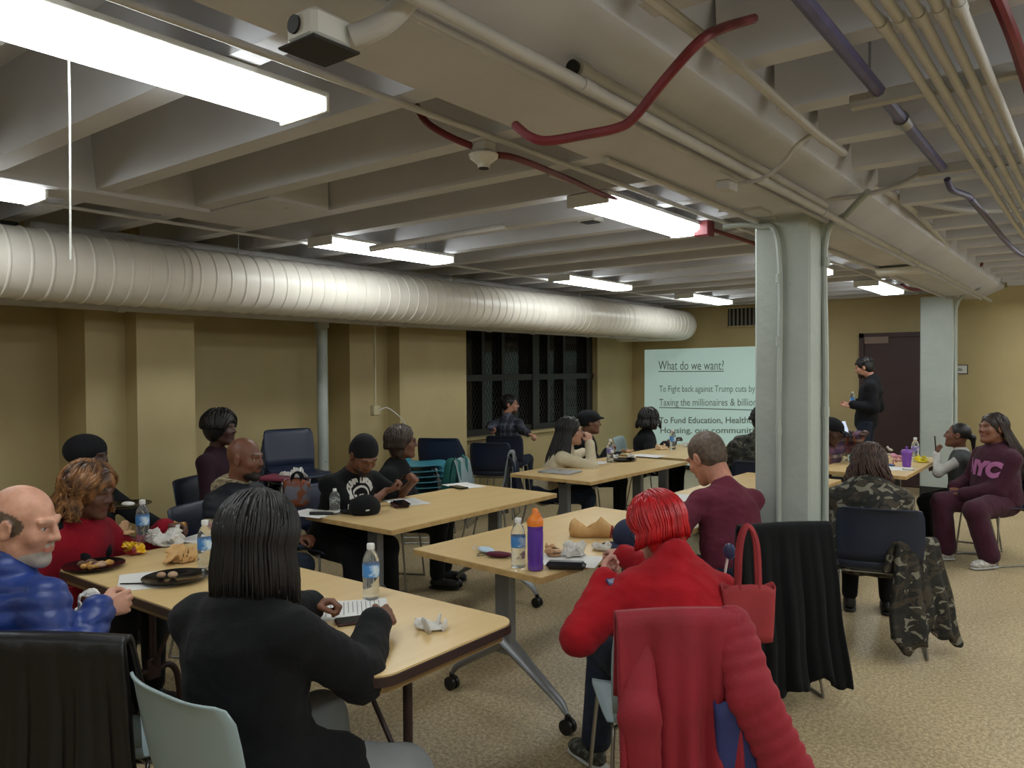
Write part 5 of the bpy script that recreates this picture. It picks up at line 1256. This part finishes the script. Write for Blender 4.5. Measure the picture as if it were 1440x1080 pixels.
# ================================================================== COATS, BAGS, THINGS ON THE TABLES
def drape(name, label, cat, A, B, n, back, front, m, fold=.02, flare=.1, seed=1, thick=.012, nu=64, nv=34, folds=5, hem=.03, rise=.03, lean=.0, wr=.0, skew=0, quilt=0):
    """cloth hung over the line A-B: 'back' length on the side n points to, 'front' length on the other side"""
    rng = random.Random(seed); A = Vector(A); B = Vector(B); n = Vector(n).normalized(); u = (B-A); W = u.length; u.normalize(); ph = [rng.uniform(0, 6.28) for _ in range(6)]
    P = []
    for i in range(nu+1):
        s = i/nu; row = []; x = (s-.5)*2
        f = .55*math.sin(s*folds*6.28+ph[0])+.3*math.sin(s*folds*2.3*6.28+ph[1])+.25*math.sin(s*folds*.6*6.28+ph[2])
        bl = back*(1+hem*math.sin(s*9+ph[3])+hem*.6*math.sin(s*23+ph[4])); fl = front*(1+hem*math.sin(s*8+ph[5]))
        for j in range(nv+1):
            t = j/nv
            if t < .30: d = (1-t/.30); z = -fl*d; off = -.02-fold*.5*f*d-.01*d; k = d*.6; g = d
            elif t < .38: a = (t-.30)/.08*math.pi; z = .012*math.sin(a); off = -.02*math.cos(a); k = 0; g = 0
            else: d = (t-.38)/.62; z = -bl*d; off = .02+fold*f*(d**.7)+lean*d+.012*math.sin(d*9+s*5+ph[2])*d; k = d; g = d
            q = A+u*(W*(s+0*g)+x*flare*k*W+skew*k)+n*off+Vector((0, 0, z+rise*.2*math.sin(s*math.pi)))
            if quilt and t >= .38: q += n*(.007*abs(math.sin(bl*d/quilt*math.pi)))
            row.append(tuple(q))
        P.append(row)
    base = (A+B)/2; base = Vector((base.x, base.y, base.z))
    mb = MB(); mb.grid(P); mb.v = [tuple(Vector(v)-base) for v in mb.v]
    o = mb.build(name, m, loc=base, smooth=80); solidify(o, thick, 0)
    if label: tag(o, label, cat)
    return o
def backline(x, y, face, z=.835, w=.21, dx=.27):
    f = Vector((face[0], face[1], 0)).normalized(); r = Vector((f.y, -f.x, 0)); c = Vector((x, y, z))-f*dx; return c-r*w, c+r*w, -f
# long red coat: body + sleeve
A, B, n = backline(-1.20, 2.40, (-.66, .75), z=.845, w=.225)
o = drape('red_coat', 'long cherry red coat hanging over the back of the red haired person\'s chair', 'coat', A, B-(B-A)*.16, n, .60, .25, C_redcoat, fold=.05, flare=-.02, seed=3, folds=2, lean=.03, thick=.018)
base = Vector(o.location)
def sleeve(parent, base, pts, radii, m, name='sleeve', h=.010, q=.065):
    b = Blob(.02); b.wr = .012; b.seed = 4
    for i in range(len(pts)-1): b.cap(V(*pts[i]), V(*pts[i+1]), radii[i], radii[i+1], flat=.48, n=V(.6, -.8, 0), q=q)
    v, f, c = b.mesh(h); return mk_mesh(name, v, f, m, parent, V(*base))
u_ = (B-A).normalized(); 
sleeve(o, base, [B-u_*.09+n*.0+Vector((0,0,-.03)), B-u_*.05+n*.06+Vector((0,0,-.22)), B+u_*.06+n*.08+Vector((0,0,-.46)), B+u_*.15+n*.09+Vector((0,0,-.68))], [.062, .070, .072, .055], C_redcoat, q=.045)
sleeve(o, base, [A+u_*.07+n*.0+Vector((0,0,-.10)), A+u_*.06+n*.06+Vector((0,0,-.28)), A+u_*.08+n*.06+Vector((0,0,-.55))], [.05, .065, .05], C_redcoat, q=0)
# blue bag under the red coat
bg = mat('deep blue tote fabric', (40, 46, 98), .7, rgb2=(32, 38, 84), scale=12)
def tote(name, label, c, wx, wy, hh, ax, m, mh, strap=.3, top=1.15, bulge=.6):
    ax = Vector(ax).normalized(); ay = Vector((-ax.y, ax.x, 0)); t = thing(name, label, 'bag', c); rows = []
    for j in range(9):
        t_ = j/8; r = []
        for i in range(24):
            a = 6.2832*i/24; ex = .45; x = math.copysign(abs(math.cos(a))**ex, math.cos(a))*wx*(1+(top-1)*t_); y = math.copysign(abs(math.sin(a))**ex, math.sin(a))*wy*(1-.35*t_)*(1+bulge*.25*math.sin(3.14*t_))
            r.append(tuple(ax*x+ay*y+Vector((0, 0, hh*t_+.01*math.sin(a*3)*t_))))
        rows.append(r)
    mb = MB(); k = len(mb.v)
    cols = [[rows[j][i] for j in range(9)] for i in range(24)]; mb.grid(cols, closed_u=True); mb.add([rows[0][i] for i in range(24)], [tuple(range(24))[::-1]])
    o = mb.build('bag_body', m, t, smooth=50); solidify(o, .004, 0)
    for s in (-1, 1):
        y = s*wy*.6; MB().tube(bez([ax*(-wx*.45)+ay*y+Vector((0,0,hh*.95)), ax*(-wx*.35)+ay*y+Vector((0,0,hh+strap*.7)), ax*0+ay*y*.5+Vector((0,0,hh+strap)), ax*(wx*.35)+ay*y+Vector((0,0,hh+strap*.7)), ax*(wx*.45)+ay*y+Vector((0,0,hh*.95))], 6), .005, 6, flat=1.8).build('strap', mh or m, t, smooth=60)
    return t
q = B-u_*.06+n*.035; tote('tote_bag', 'deep blue tote bag hanging behind the long red coat sleeve', (q.x, q.y, .22), .085, .03, .38, u_, bg, None, strap=.06)
# red tote hanging between the chairs
rdm = mat('brick red tote fabric', (150, 46, 50), .8, rgb2=(136, 40, 44), scale=9)
c = DD(1052, 900, 2.85); tote('tote_bag', 'brick red tote bag hanging beside the black coat', (c.x, c.y, c.z), .085, .03, .20, (.79, .61, 0), rdm, None, strap=.22)
# black coat on the maroon man's chair
A2, B2, n2 = backline(-1.42, 3.84, (-.75, .66), z=.85, w=.21)
drape('black_coat', 'long black coat hanging over the chair in front of the nearest column', 'coat', A2-(B2-A2)*.05, B2+(B2-A2)*.05, n2, .74, .3, C_black, fold=.03, flare=.06, seed=8, folds=4, lean=.06, thick=.02, hem=.04, skew=.03)
# blue jug handle and blue thing near that chair
c = DD(1026, 790, 3.0)
bl = mat('blue plastic', (44, 64, 120), .35)
t = thing('scoop', 'dark blue plastic spoon shaped end sticking out of the bag by the black coat', 'utensil', (c.x, c.y, c.z-.05)); mb = MB(); mb.sphere((0, 0, .09), (.026, .012, .032)); mb.build('bowl', mat('slate blue plastic', (52, 64, 96), .3), t); MB().tube([(-.008, 0, .065), (-.03, 0, -.06)], .005, 6).build('handle', M_white, t)
# black coat over the blue puffer man's chair
A3, B3, n3 = backline(-2.50, 1.14, (-.55, .83), z=.85, w=.215)
drape('black_coat', 'shiny black jacket hanging over the chair behind the blue puffer, bottom left', 'coat', A3-(B3-A3)*.12, B3+(B3-A3)*.05, n3, .70, .22, mat('black nylon', (9, 9, 10), .42, rgb2=(14, 14, 16), scale=12, bump=.4, bscale=18), fold=.03, flare=.14, seed=11, folds=5, lean=.03, thick=.02)
# camouflage coat over the navy chair
A4, B4, n4 = backline(-1.07, 4.86, (-.25, 1), z=.62, w=.2)
o = drape('camouflage_coat', 'camouflage coat sleeves trailing from the navy chair to the floor', 'coat', Vector(B4)+Vector((-.13, .0, 0)), Vector(B4)+Vector((.02, .24, 0)), (.9, -.35, 0), .52, .15, C_camo, fold=.03, flare=.35, seed=5, folds=2, lean=.07, thick=.03, hem=.08)
# black hoodie on the chair behind the red coat
chair('dteal', 'dark teal chair under a black hoodie, behind the balding person', -4.65, 1.62, (.9, .4))
A5, B5, n5 = backline(-4.65, 1.62, (.9, .4), z=.88, w=.22)
o = drape('black_hoodie', 'black hooded top with a pale swirl print over the dark teal chair', 'jacket', A5, B5, n5, .5, .4, C_black, fold=.03, seed=6, folds=2, thick=.03)
# grey jacket by the long haired person
A6, B6, n6 = backline(*SEATP['person with very'], z=.84, w=.21)
drape('grey_jacket', 'light grey jacket hanging off the side of the long haired person\'s chair', 'jacket', A6-(B6-A6)*.1, A6+(B6-A6)*.45, n6, .52, .2, C_lgrey, fold=.04, flare=.3, seed=7, folds=3, lean=.05, thick=.015)
# beige coat
A7, B7, n7 = backline(*SEATP['person in a maroon'], z=.80, w=.2)
drape('beige_coat', 'beige coat bunched over the chair behind the maroon hoodie', 'coat', A7-(B7-A7)*.2, B7, n7, .42, .2, C_beige, fold=.05, flare=.2, seed=9, folds=4, lean=.10, thick=.02)
# green straps bag on the pale chair
gs = mat('teal green webbing', (20, 92, 86), .7, rgb2=(16, 78, 74))
A8, B8, n8 = backline(-4.28, 5.21, (.9, .45), z=.83, w=.2)
t = thing('backpack', 'teal green backpack straps looped over the pale chair', 'bag', (A8+B8)/2-Vector((0, 0, .0))); c0 = (A8+B8)/2
for s in (.15, .75):
    q = A8+(B8-A8)*s-c0; MB().tube([q+n8*-.04+Vector((0,0,-.18)), q+n8*-.035+Vector((0,0,-.02)), q+Vector((0,0,.012)), q+n8*.03+Vector((0,0,-.03)), q+n8*.045+(B8-A8)*.12+Vector((0,0,-.2)), q+n8*.05+(B8-A8)*.22+Vector((0,0,-.34))], .018, 6, flat=.25).build('strap', gs, t, smooth=60)
b = Blob(.04); b.wr = .015; o_ = V(*c0); b.ell(V(*(A8+n8*.10-Vector((0,0,.28)))), (.12, .10, .17)); b.ell(V(*(A8+n8*.12-Vector((0,0,.12)))), (.07, .06, .10)); v, f, _c = b.mesh(.012); mk_mesh('bag_body', v, f, gs, t, o_)

# ---------------- small things
M_water = mat('clear plastic', (235, 240, 242), .08, trans=.92, ior=1.3, spec=.4)
M_cap = mat('white bottle cap', (214, 214, 210), .4); M_label = mat('blue water label', (70, 130, 190), .45, rgb2=(196, 214, 226), scale=22, ramp=(.52, .6)); M_lilac = mat('lilac water label', (120, 110, 170), .45, rgb2=(210, 206, 220), scale=25, ramp=(.5, .56))
M_paper = mat('white paper', (206, 204, 200), .8); M_ink = mat('printed ink grey', (90, 90, 92), .8); M_nap = mat('white paper napkin', (206, 202, 196), .9, rgb2=(192, 188, 180), scale=25, bump=.5, bscale=50)
M_parch = mat('brown parchment paper', (206, 166, 112), .75, rgb2=(190, 148, 96), scale=9, bump=.3); M_kraft = mat('kraft food wrap', (188, 150, 112), .8, rgb2=(164, 124, 88), scale=12, bump=.3)
M_plate = mat('black plastic plate', (14, 14, 15), .18); M_phone = mat('black phone glass', (12, 12, 16), .12); M_leather = mat('dark red brown leather', (58, 26, 26), .5)
def bottle(label, loc, sc=1.0, lab=None, group=None, wide=1.0):
    t = thing('water_bottle', label, 'bottle', loc, 0, group); s = sc
    pr = [(.0, .0), (.027, .0), (.031, .006), (.0315, .03), (.029, .035), (.0315, .042), (.0315, .062), (.0300, .068), (.0315, .075), (.0318, .14), (.030, .155), (.022, .178), (.013, .190), (.0125, .2)]
    MB().lathe([(r*s*wide, z*s) for r, z in pr], 22, caps=False).build('bottle_body', M_water, t, smooth=60)
    MB().lathe([(.0322*s*wide, .088*s), (.0325*s*wide, .090*s), (.0325*s*wide, .134*s), (.0322*s*wide, .136*s)], 22, caps=False).build('label', lab or M_label, t, smooth=60)
    MB().lathe([(.0145*s, .192*s), (.015*s, .194*s), (.015*s, .210*s), (.0135*s, .213*s)], 18).build('bottle_cap', M_cap, t, smooth=40); return t
TZ = .7415
def on(px, py, z=TZ): v = Z(px, py, z); return (v.x, v.y, z)
bottle('water bottle beside the red coat on the folding table', on(201, 762)); bottle('water bottle beside the crumpled wrap near the black plate', on(289, 800)); bottle('half hidden water bottle held near the printed sheet', on(522, 842), .98)
bottle('small clear water bottle near the black cap', on(471, 723), .72, mat('clear grey label', (60, 64, 66), .5, rgb2=(150, 152, 150), scale=60, ramp=(.45, .55)), wide=1.35)
bottle('blue labelled water bottle beside the purple bottle', on(729, 797)); bottle('lilac labelled water bottle near the cream sweater', on(858, 650), 1.0, M_lilac)
bottle('water bottle on the far table before the slide', on(946, 632), 1.0); bottle('water bottle beside the purple cup', on(1287, 648), 1.0, M_lilac); bottle('water bottle near the raised phone', (-1.93, 7.55, TZ), 1.0)
# purple bottle
t = thing('sports_bottle', 'translucent purple sports bottle with an orange spout lid', 'bottle', on(753, 801)); MP = mat('purple tritan plastic', (84, 50, 140), .2, rgb2=(96, 60, 156), scale=5, spec=.6); MO = mat('orange plastic lid', (222, 122, 36), .4)
MB().lathe([(.030, 0), (.034, .004), (.034, .03), (.0325, .036), (.034, .042), (.034, .165), (.0325, .17), (.034, .176), (.034, .192)], 26).build('bottle_body', MP, t, smooth=50)
MB().lathe([(.035, .19), (.035, .213), (.030, .222), (.018, .236), (.014, .242), (.014, .255), (.010, .262), (.004, .264)], 26).build('spout_lid', MO, t, smooth=50)
MB().tube(bez([(.015, 0, .225), (.026, 0, .235), (.02, 0, .246), (.008, 0, .248)], 5), .003, 6).build('loop', MO, t)
# papers
def paper(label, px, py, w, h, rz, lines=0, z=TZ, m=None, group=None, name='paper_sheet'):
    t = thing(name, label, 'paper', on(px, py, z), math.radians(rz), group); MB().box((-w/2, -h/2, 0), (w/2, h/2, .0012)).build('sheet', m or M_paper, t, smooth=0)
    if lines:
        mb = MB(); rng = random.Random(lines)
        for k in range(lines): y = h/2-.03-k*(h-.06)/lines; mb.box((-w/2+.02, y-.0012, .0012), (w/2-.02-rng.uniform(0, w*.3), y+.0012, .0015))
        mb.build('printed_lines', M_ink, t, smooth=0)
    return t
paper('blank white sheet under the black plate on the folding table', 207, 816, .216, .28, 62); paper('printed sheet in front of the long black coat', 490, 857, .216, .28, -40, 14); paper('white sheet under the small bottle', 440, 722, .28, .216, 10)
paper('white sheet under the wallet', 572, 706, .28, .216, -20); paper('white sheet with a phone on it, far side of the table', 652, 683, .28, .216, -18); paper('white sheet by the cream sleeve', 832, 650, .28, .216, 10); paper('white sheet near the food wraps on the far table', 912, 641, .3, .22, 0)
paper('white sheet by the maroon shirt sleeve', 962, 700, .216, .28, 10); paper('white sheet under the kraft wrap on the right table', 800, 788, .28, .216, 20); paper('white sheet on the table with the purple cup', 1262, 659, .216, .28, 10)
paper('newspaper page on the far corner of the folding table', 300, 757, .3, .24, 20, 10)
# plates with food
def plate(label, px, py, r, food, seed=1, group=None):
    t = thing('plate', label, 'plate', on(px, py), 0, group); MB().lathe([(0, .002), (r*.62, .002), (r*.70, .008), (r, .016), (r, .019), (r*.93, .016), (r*.68, .011), (r*.6, .006), (0, .006)], 32, caps=False).build('dish', M_plate, t, smooth=50); rng = random.Random(seed)
    for k, (m, n, s) in enumerate(food):
        b = Blob(.006); b.wr = .003; b.seed = seed+k
        for i in range(n): a = rng.uniform(0, 6.28); d = rng.uniform(0, r*.5); b.ell(V(d*math.cos(a)+(k-.5)*r*.25, d*math.sin(a), .012+s*.6), (s*rng.uniform(.8, 1.5), s*rng.uniform(.7, 1.2), s*rng.uniform(.5, .9)))
        blob_obj('food', b, m, t, (0, 0, 0), .004)
    return t
F1 = mat('golden fried food', (196, 150, 70), .6, rgb2=(140, 90, 40), scale=40); F2 = mat('pale chicken pieces', (176, 146, 118), .6, rgb2=(150, 118, 90), scale=30); F3 = mat('dark meat', (90, 58, 40), .55, rgb2=(66, 42, 30), scale=30)
plate('black plate piled with food beside the blue sleeve', 132, 799, .125, [(F3, 5, .02), (F1, 14, .014), (F2, 4, .018)], 2); plate('black plate with a few pieces of meat on the white sheet', 247, 816, .13, [(F2, 5, .015)], 5)
b = plate('black plate with white napkins near the lilac bottle', 877, 648, .12, [], 3)
pl = thing('plate', 'black plate of food held up behind the red coat', 'plate', (DD(178, 713, 4.35))); MB().lathe([(0, .002), (.08, .002), (.13, .018), (.13, .021), (.08, .006), (0, .006)], 28, caps=False).build('dish', M_plate, pl, smooth=50); bb = Blob(.008); bb.ell(V(.02, 0, .02), (.05, .03, .012)); blob_obj('food', bb, M_nap, pl, (0, 0, 0), .006)
# crumpled papers
def crumple(name, label, cat, loc, size, m, seed=1, h=.006, amp=.02, spikes=5, group=None, flat=.45):
    b = Blob(.008); rng = random.Random(seed); b.wr = amp; b.seed = seed
    L_ = V(*loc)
    for i in range(spikes):
        a = 6.283*i/spikes+rng.uniform(-.5, .5); r = rng.uniform(.3, .75); c = V(math.cos(a)*size[0]*r, math.sin(a)*size[1]*r, size[2]*rng.uniform(.3, .75)); nrm_ = nrm(V(rng.gauss(0, 1), rng.gauss(0, 1), rng.gauss(0, .7))); A_ = np.array([nrm(np.cross(nrm_, V(0, 0, 1))), nrm(np.cross(nrm_, np.cross(nrm_, V(0, 0, 1)))), nrm_])
        b.ell(c, V(size[0]*rng.uniform(.35, .6), size[1]*rng.uniform(.35, .6), .006), A_)
    b.ell(V(0, 0, .008), (size[0]*.75, size[1]*.75, .008))
    v, f, c = b.mesh(h); v[:, 2] = np.maximum(v[:, 2], .0005); o = mk_mesh(name, v, f, m, None, (0, 0, 0)); o.location = loc; tag(o, label, cat, group); return o
crumple('napkin', 'folded white napkin alone near the corner of the folding table', 'napkin', on(605, 883), (.075, .055, .035), M_nap, 2, .004, .006); crumple('napkin', 'white napkin behind the food plate by the blue sleeve', 'napkin', on(104, 778), (.10, .08, .05), M_nap, 3)
crumple('napkin', 'large white cloth napkin heap in front of the red sleeve', 'napkin', on(236, 766), (.11, .09, .08), M_nap, 4, spikes=7); crumple('food_wrap', 'pale parchment wrap left of the bottle on the folding table', 'wrapper', on(254, 790), (.10, .07, .06), M_parch, 5); crumple('food_wrap', 'brown wrap standing behind the chip bag', 'wrapper', on(168, 762), (.09, .08, .10), M_kraft, 6)
crumple('chip_bag', 'yellow and red chip bag next to the food plate', 'snack bag', on(190, 778), (.10, .07, .05), mat('yellow red foil bag', (222, 176, 30), .35, rgb2=(120, 26, 28), scale=12, ramp=(.5, .56)), 7)
crumple('food', 'bowl of popcorn like food beside the reaching hand', 'food', on(252, 745), (.06, .05, .05), F1, 8)
# paper crown: pointed parchment
def crown(label, loc, m):
    rows = []; hts = [.03, .10, .045, .11, .05, .02, .03, .06, .02, .04]; n = 40
    for i in range(n):
        a = 6.283*i/n; k = i/n*10; h = hts[int(k) % 10]*(1-(k % 1))+hts[(int(k)+1) % 10]*(k % 1); r = .105+.02*math.sin(a*3); rows.append([(r*1.1*math.cos(a), r*.85*math.sin(a), .001), (r*1.1*1.05*math.cos(a), r*.85*1.05*math.sin(a), h*.5), (r*1.1*(.95+.2*math.sin(a*5)*.3)*math.cos(a), r*.85*math.sin(a), h)])
    mb = MB(); mb.grid(rows, closed_u=True); mb.add([r[0] for r in rows], [tuple(range(n))]); o = mb.build('parchment_wrap', m, loc=loc, smooth=25); solidify(o, .0015, 0); o.rotation_euler[2] = math.radians(215); tag(o, label, 'wrapper'); return o
crown('opened parchment wrap with two tall points on the middle table', on(836, 752), M_parch)
crumple('paper_bag', 'crumpled kraft bag just right of the purple bottle', 'wrapper', on(778, 782), (.055, .05, .075), M_kraft, 9); crumple('food_wrap', 'white and tan crumpled wrap behind the black case', 'wrapper', on(805, 782), (.09, .06, .055), M_nap, 10); crumple('napkin', 'white napkin beside the navy cap', 'napkin', on(846, 773), (.06, .05, .03), M_nap, 11)
for i, (px, py) in enumerate([(864, 645), (888, 644)]): crumple('napkin', 'white napkin on the black plate, %s one' % ('left', 'right')[i], 'napkin', on(px, py, TZ+.017), (.05, .05, .035), M_nap, 20+i)
crumple('food_wrap', 'kraft wrap at the left end of the far table', 'wrapper', on(880, 636), (.11, .06, .03), M_kraft, 12, .01); crumple('food_wrap', 'tan bun like wrap on the far table', 'wrapper', on(928, 632), (.09, .07, .05), mat('pale bun', (206, 176, 140), .7), 13, .01); crumple('napkin', 'white napkin right of the far bottle', 'napkin', on(966, 628), (.10, .07, .04), M_nap, 14, .01)
crumple('snack_bag', 'yellow snack bag on the table with the purple cup', 'snack bag', on(1298, 650), (.07, .06, .05), mat('yellow foil', (214, 196, 40), .4), 15, .01); crumple('snack_bag', 'pink snack bag left of the purple cup', 'snack bag', on(1263, 648), (.09, .06, .06), mat('pink foil', (206, 140, 160), .45), 16, .01)
crumple('snack_bag', 'orange and blue snack bag behind the curly hair', 'snack bag', on(1252, 655), (.06, .05, .05), mat('orange blue foil', (216, 110, 40), .4, rgb2=(40, 110, 170), scale=20, ramp=(.5, .55)), 17, .01); crumple('paper_bag', 'white paper bag with a pointed top behind the orange snack bag', 'wrapper', on(1250, 640), (.04, .04, .11), M_nap, 18, .01)
crumple('napkin', 'white napkin in front of the purple cup', 'napkin', on(1277, 661), (.07, .04, .015), M_nap, 19, .008)
# purple cup
t = thing('tumbler', 'purple lidded cup on the right table', 'cup', on(1275, 657)); pm = mat('purple cup plastic', (120, 70, 160), .45); MB().lathe([(.03, 0), (.034, .01), (.042, .12)], 20).build('cup_body', pm, t, smooth=50); MB().lathe([(.046, .118), (.046, .135), (.036, .15), (.02, .152)], 20).build('lid', pm, t, smooth=40); MB().lathe([(.010, .15), (.010, .175), (.006, .178)], 12).build('spout', pm, t, smooth=40)
# phones, cases
def slab(name, label, cat, loc, w, l, hh, rz, m, tilt=(0, 0), screen=None, group=None):
    t = thing(name, label, cat, loc, math.radians(rz), group); t.rotation_euler = (math.radians(tilt[0]), math.radians(tilt[1]), math.radians(rz)); MB().box((-w/2, -l/2, 0), (w/2, l/2, hh), min(hh*.45, .006)).build('case', m, t, smooth=50)
    MB().box((-w/2+.004, -l/2+.006, hh), (w/2-.004, l/2-.006, hh+.0008)).build('screen', screen or M_phone, t); return t
M_scr = mat('lit phone screen', (150, 160, 180), .3, emis=.5)
slab('phone', 'black phone lying on the white sheet at the far side', 'phone', on(645, 686, TZ+.001), .075, .155, .009, 75, M_phone); slab('wallet', 'dark red wallet under a phone beside the black cap', 'wallet', on(562, 711, TZ+.001), .10, .16, .016, 55, M_leather, screen=M_leather); slab('phone', 'black phone on top of the dark red wallet', 'phone', on(565, 708, TZ+.019), .078, .155, .010, 60, M_phone)
slab('phone', 'dark brown phone lying by the elbow of the long black coat', 'phone', on(503, 874), .075, .15, .010, -30, M_leather)
hp = P_(562, 679, .87); slab('phone', 'black phone held by the person in the durag', 'phone', (hp[0], hp[1], hp[2]), .07, .145, .009, -70, M_phone, (50, 0), M_phone)
hp = P_(846, 795, .86); slab('phone', 'dark blue phone held by the red haired person', 'phone', (hp[0]+.03, hp[1]+.02, hp[2]-.05), .06, .12, .009, 50, mat('navy phone case', (40, 54, 96), .3), (10, 0), MATS['navy phone case']); hp = P_(1188, 603, 1.04); slab('phone', 'phone with a lit screen held up near the black cap', 'phone', tuple(hp), .08, .15, .01, 80, M_phone, (70, 0), M_scr)
# black case, marker, cutlery
t = thing('glasses_case', 'black rounded case at the near corner of the middle table', 'case', on(796, 800), math.radians(28)); MB().box((-.085, -.03, 0), (.085, .03, .034), .014).build('case', mat('black satin case', (26, 24, 30), .3), t, smooth=60); MB().box((-.086, -.0305, .016), (.086, .0305, .0185), .001).build('seam', M_black, t)
t = thing('marker', 'black marker on the white sheet by the small bottle', 'marker', on(452, 722, TZ+.010), math.radians(35)); MB().tube([(-.07, 0, .0), (.02, 0, 0), (.07, 0, 0)], [.011, .011, .009], 12).build('barrel', M_black, t, smooth=50); MB().tube([(.02, 0, 0), (.024, 0, 0)], .0125, 12).build('cap_rim', M_dsteel, t)
t = thing('fork', 'black plastic fork beside the plate of meat', 'cutlery', on(197, 821, TZ+.004), math.radians(40)); MB().box((-.08, -.005, 0), (.04, .005, .004), .0018).build('handle', M_plate, t); mb = MB(); mb.box((.04, -.012, 0), (.06, .012, .004), .0015)
for k in range(4): mb.box((.06, -.011+k*.0062, 0), (.095, -.0078+k*.0062, .003))
mb.build('tines', M_plate, t)
# black cap on table
cp = on(513, 722)
t = thing('baseball_cap', 'black baseball cap lying on the table beside the small bottle', 'cap', cp, math.radians(0)); b = Blob(.01)
b.ell(V(0, 0, .035), (.088, .100, .078)); b.ell(V(0, 0, -.09), (.3, .3, .09), op=1); v, f, _c = b.mesh(.005); v[:, 2] = np.maximum(v[:, 2], .001); mk_mesh('crown', v, f, C_black, t); b = Blob(.006); b.ell(V(-.085, -.035, .010), (.080, .060, .006)); v, f, _c = b.mesh(.004); mk_mesh('brim', v, f, C_black, t)
MB().sphere((0, 0, .114), (.006, .006, .004)).build('button', C_black2, t); mb = MB(); mb.box((.075, -.062, .03), (.082, -.035, .038), .001); mb.build('logo', M_print, t); mb = MB(); mb.box((-.06, -.080, .03), (-.052, -.072, .06), .001); mb.build('front_emblem', M_print, t)
# navy cap with red emblem hanging on the woman's front
t = thing('baseball_cap', 'navy cap with a red emblem under the red haired face', 'cap', on(888, 768), 0); b = Blob(.01); b.ell(V(0, 0, .05), (.095, .085, .085)); v, f, _c = b.mesh(.006); v[:, 2] = np.maximum(v[:, 2], .001); nv_ = mat('navy cap cloth', (26, 34, 62), .8); mk_mesh('crown', v, f, nv_, t); b = Blob(.006); b.ell(V(-.06, -.07, .012), (.06, .07, .007)); v, f, _c = b.mesh(.005); mk_mesh('brim', v, f, nv_, t)
MB().tube(bez([(-.092, -.03, .05), (-.094, -.02, .09), (-.085, -.045, .07), (-.088, -.05, .04)], 4), .005, 6).build('emblem', M_flagr, t)
# face masks
t = thing('face_mask', 'dark maroon face mask with black ear loops', 'face mask', on(702, 783), math.radians(20)); b = Blob(.01); b.wr = .004; b.ell(V(0, 0, .012), (.065, .035, .012)); v, f, _c = b.mesh(.005); v[:, 2] = np.maximum(v[:, 2], .001); mk_mesh('mask_panel', v, f, C_maroon, t)
for s in (-1, 1): MB().tube(bez([(s*.05, -.02, .012), (s*.09, -.03, .006), (s*.105, 0, .004), (s*.09, .025, .006), (s*.05, .02, .012)], 5), .002, 5).build('ear_loop', M_black, t)
t = thing('face_mask', 'pale blue and white face mask left of the maroon mask', 'face mask', on(684, 776), math.radians(-25)); b = Blob(.01); b.wr = .004; b.ell(V(0, 0, .01), (.06, .035, .010)); v, f, _c = b.mesh(.005); v[:, 2] = np.maximum(v[:, 2], .001); mk_mesh('mask_panel', v, f, mat('pale blue mask', (170, 190, 204), .8), t); MB().tube(bez([(-.05, -.02, .006), (-.10, -.03, .003), (-.115, 0, .003), (-.05, .02, .006)], 5), .0018, 5).build('ear_loop', M_paper, t)
# laptop
L0, L1, L2, L3 = on(740, 667), on(800, 672), on(835, 662), on(775, 657); cx = sum(q[0] for q in (L0, L1, L2, L3))/4; cy = sum(q[1] for q in (L0, L1, L2, L3))/4
t = thing('laptop', 'closed silver laptop on the middle far table', 'laptop', (cx, cy, TZ), math.radians(4)); ms = mat('silver aluminium', (176, 176, 178), .35, .7); MB().box((-.15, -.11, 0), (.15, .11, .010), .004).build('base', ms, t); MB().box((-.15, -.11, .0105), (.15, .11, .016), .003).build('lid', ms, t); MB().lathe([(0, .0161), (.016, .0161), (.016, .0165), (0, .0165)], 16, caps=False).build('emblem', M_dsteel, t)
# napkin in the lap
hp = D_(122, 846, 2.46)-V(0, 0, .03); o = crumple('napkin', 'white napkin held in the lap of the person in the blue puffer', 'napkin', tuple(hp), (.05, .05, .07), M_nap, 31, .005)
# bag with orange print, binder on the seat
c = DD(418, 690, 5.15); t = tote('tote_bag', 'clear tote with an orange leafy print hanging by the left wall chairs', (c.x, c.y, c.z-.10), .075, .035, .17, (.79, .61, 0), mat('orange leaf print tote', (110, 110, 120), .5, rgb2=(130, 70, 40), scale=13, ramp=(.46, .52)), C_black, strap=.05)
c = DD(395, 674, 5.3); slab('binder', 'maroon and white binder on a seat left of the durag', 'binder', (c.x, c.y, c.z), .28, .22, .02, 20, mat('maroon binder', (110, 40, 60), .5), screen=mat('maroon binder', (110, 40, 60), .5)); crumple('papers', 'white crumpled papers on the maroon binder', 'paper', (c.x+.09, c.y+.05, c.z+.02), (.12, .08, .03), M_nap, 33, .008)
# pen in the girl's hand, bottle in the man's hand
g_ = GIRL.hand[-1][0]+V(-.005, -.01, .07); tag(MB().tube([tuple(g_-V(0, 0, .05)), tuple(g_+V(-.01, 0, .09))], .006, 8).build('pen', M_black), 'black pen held at the child\'s mouth', 'pen')
w_ = SM.hand[1][0]; bottle('clear bottle held by the standing person', (w_[0]-.06, w_[1]-.02, w_[2]-.06), .9)
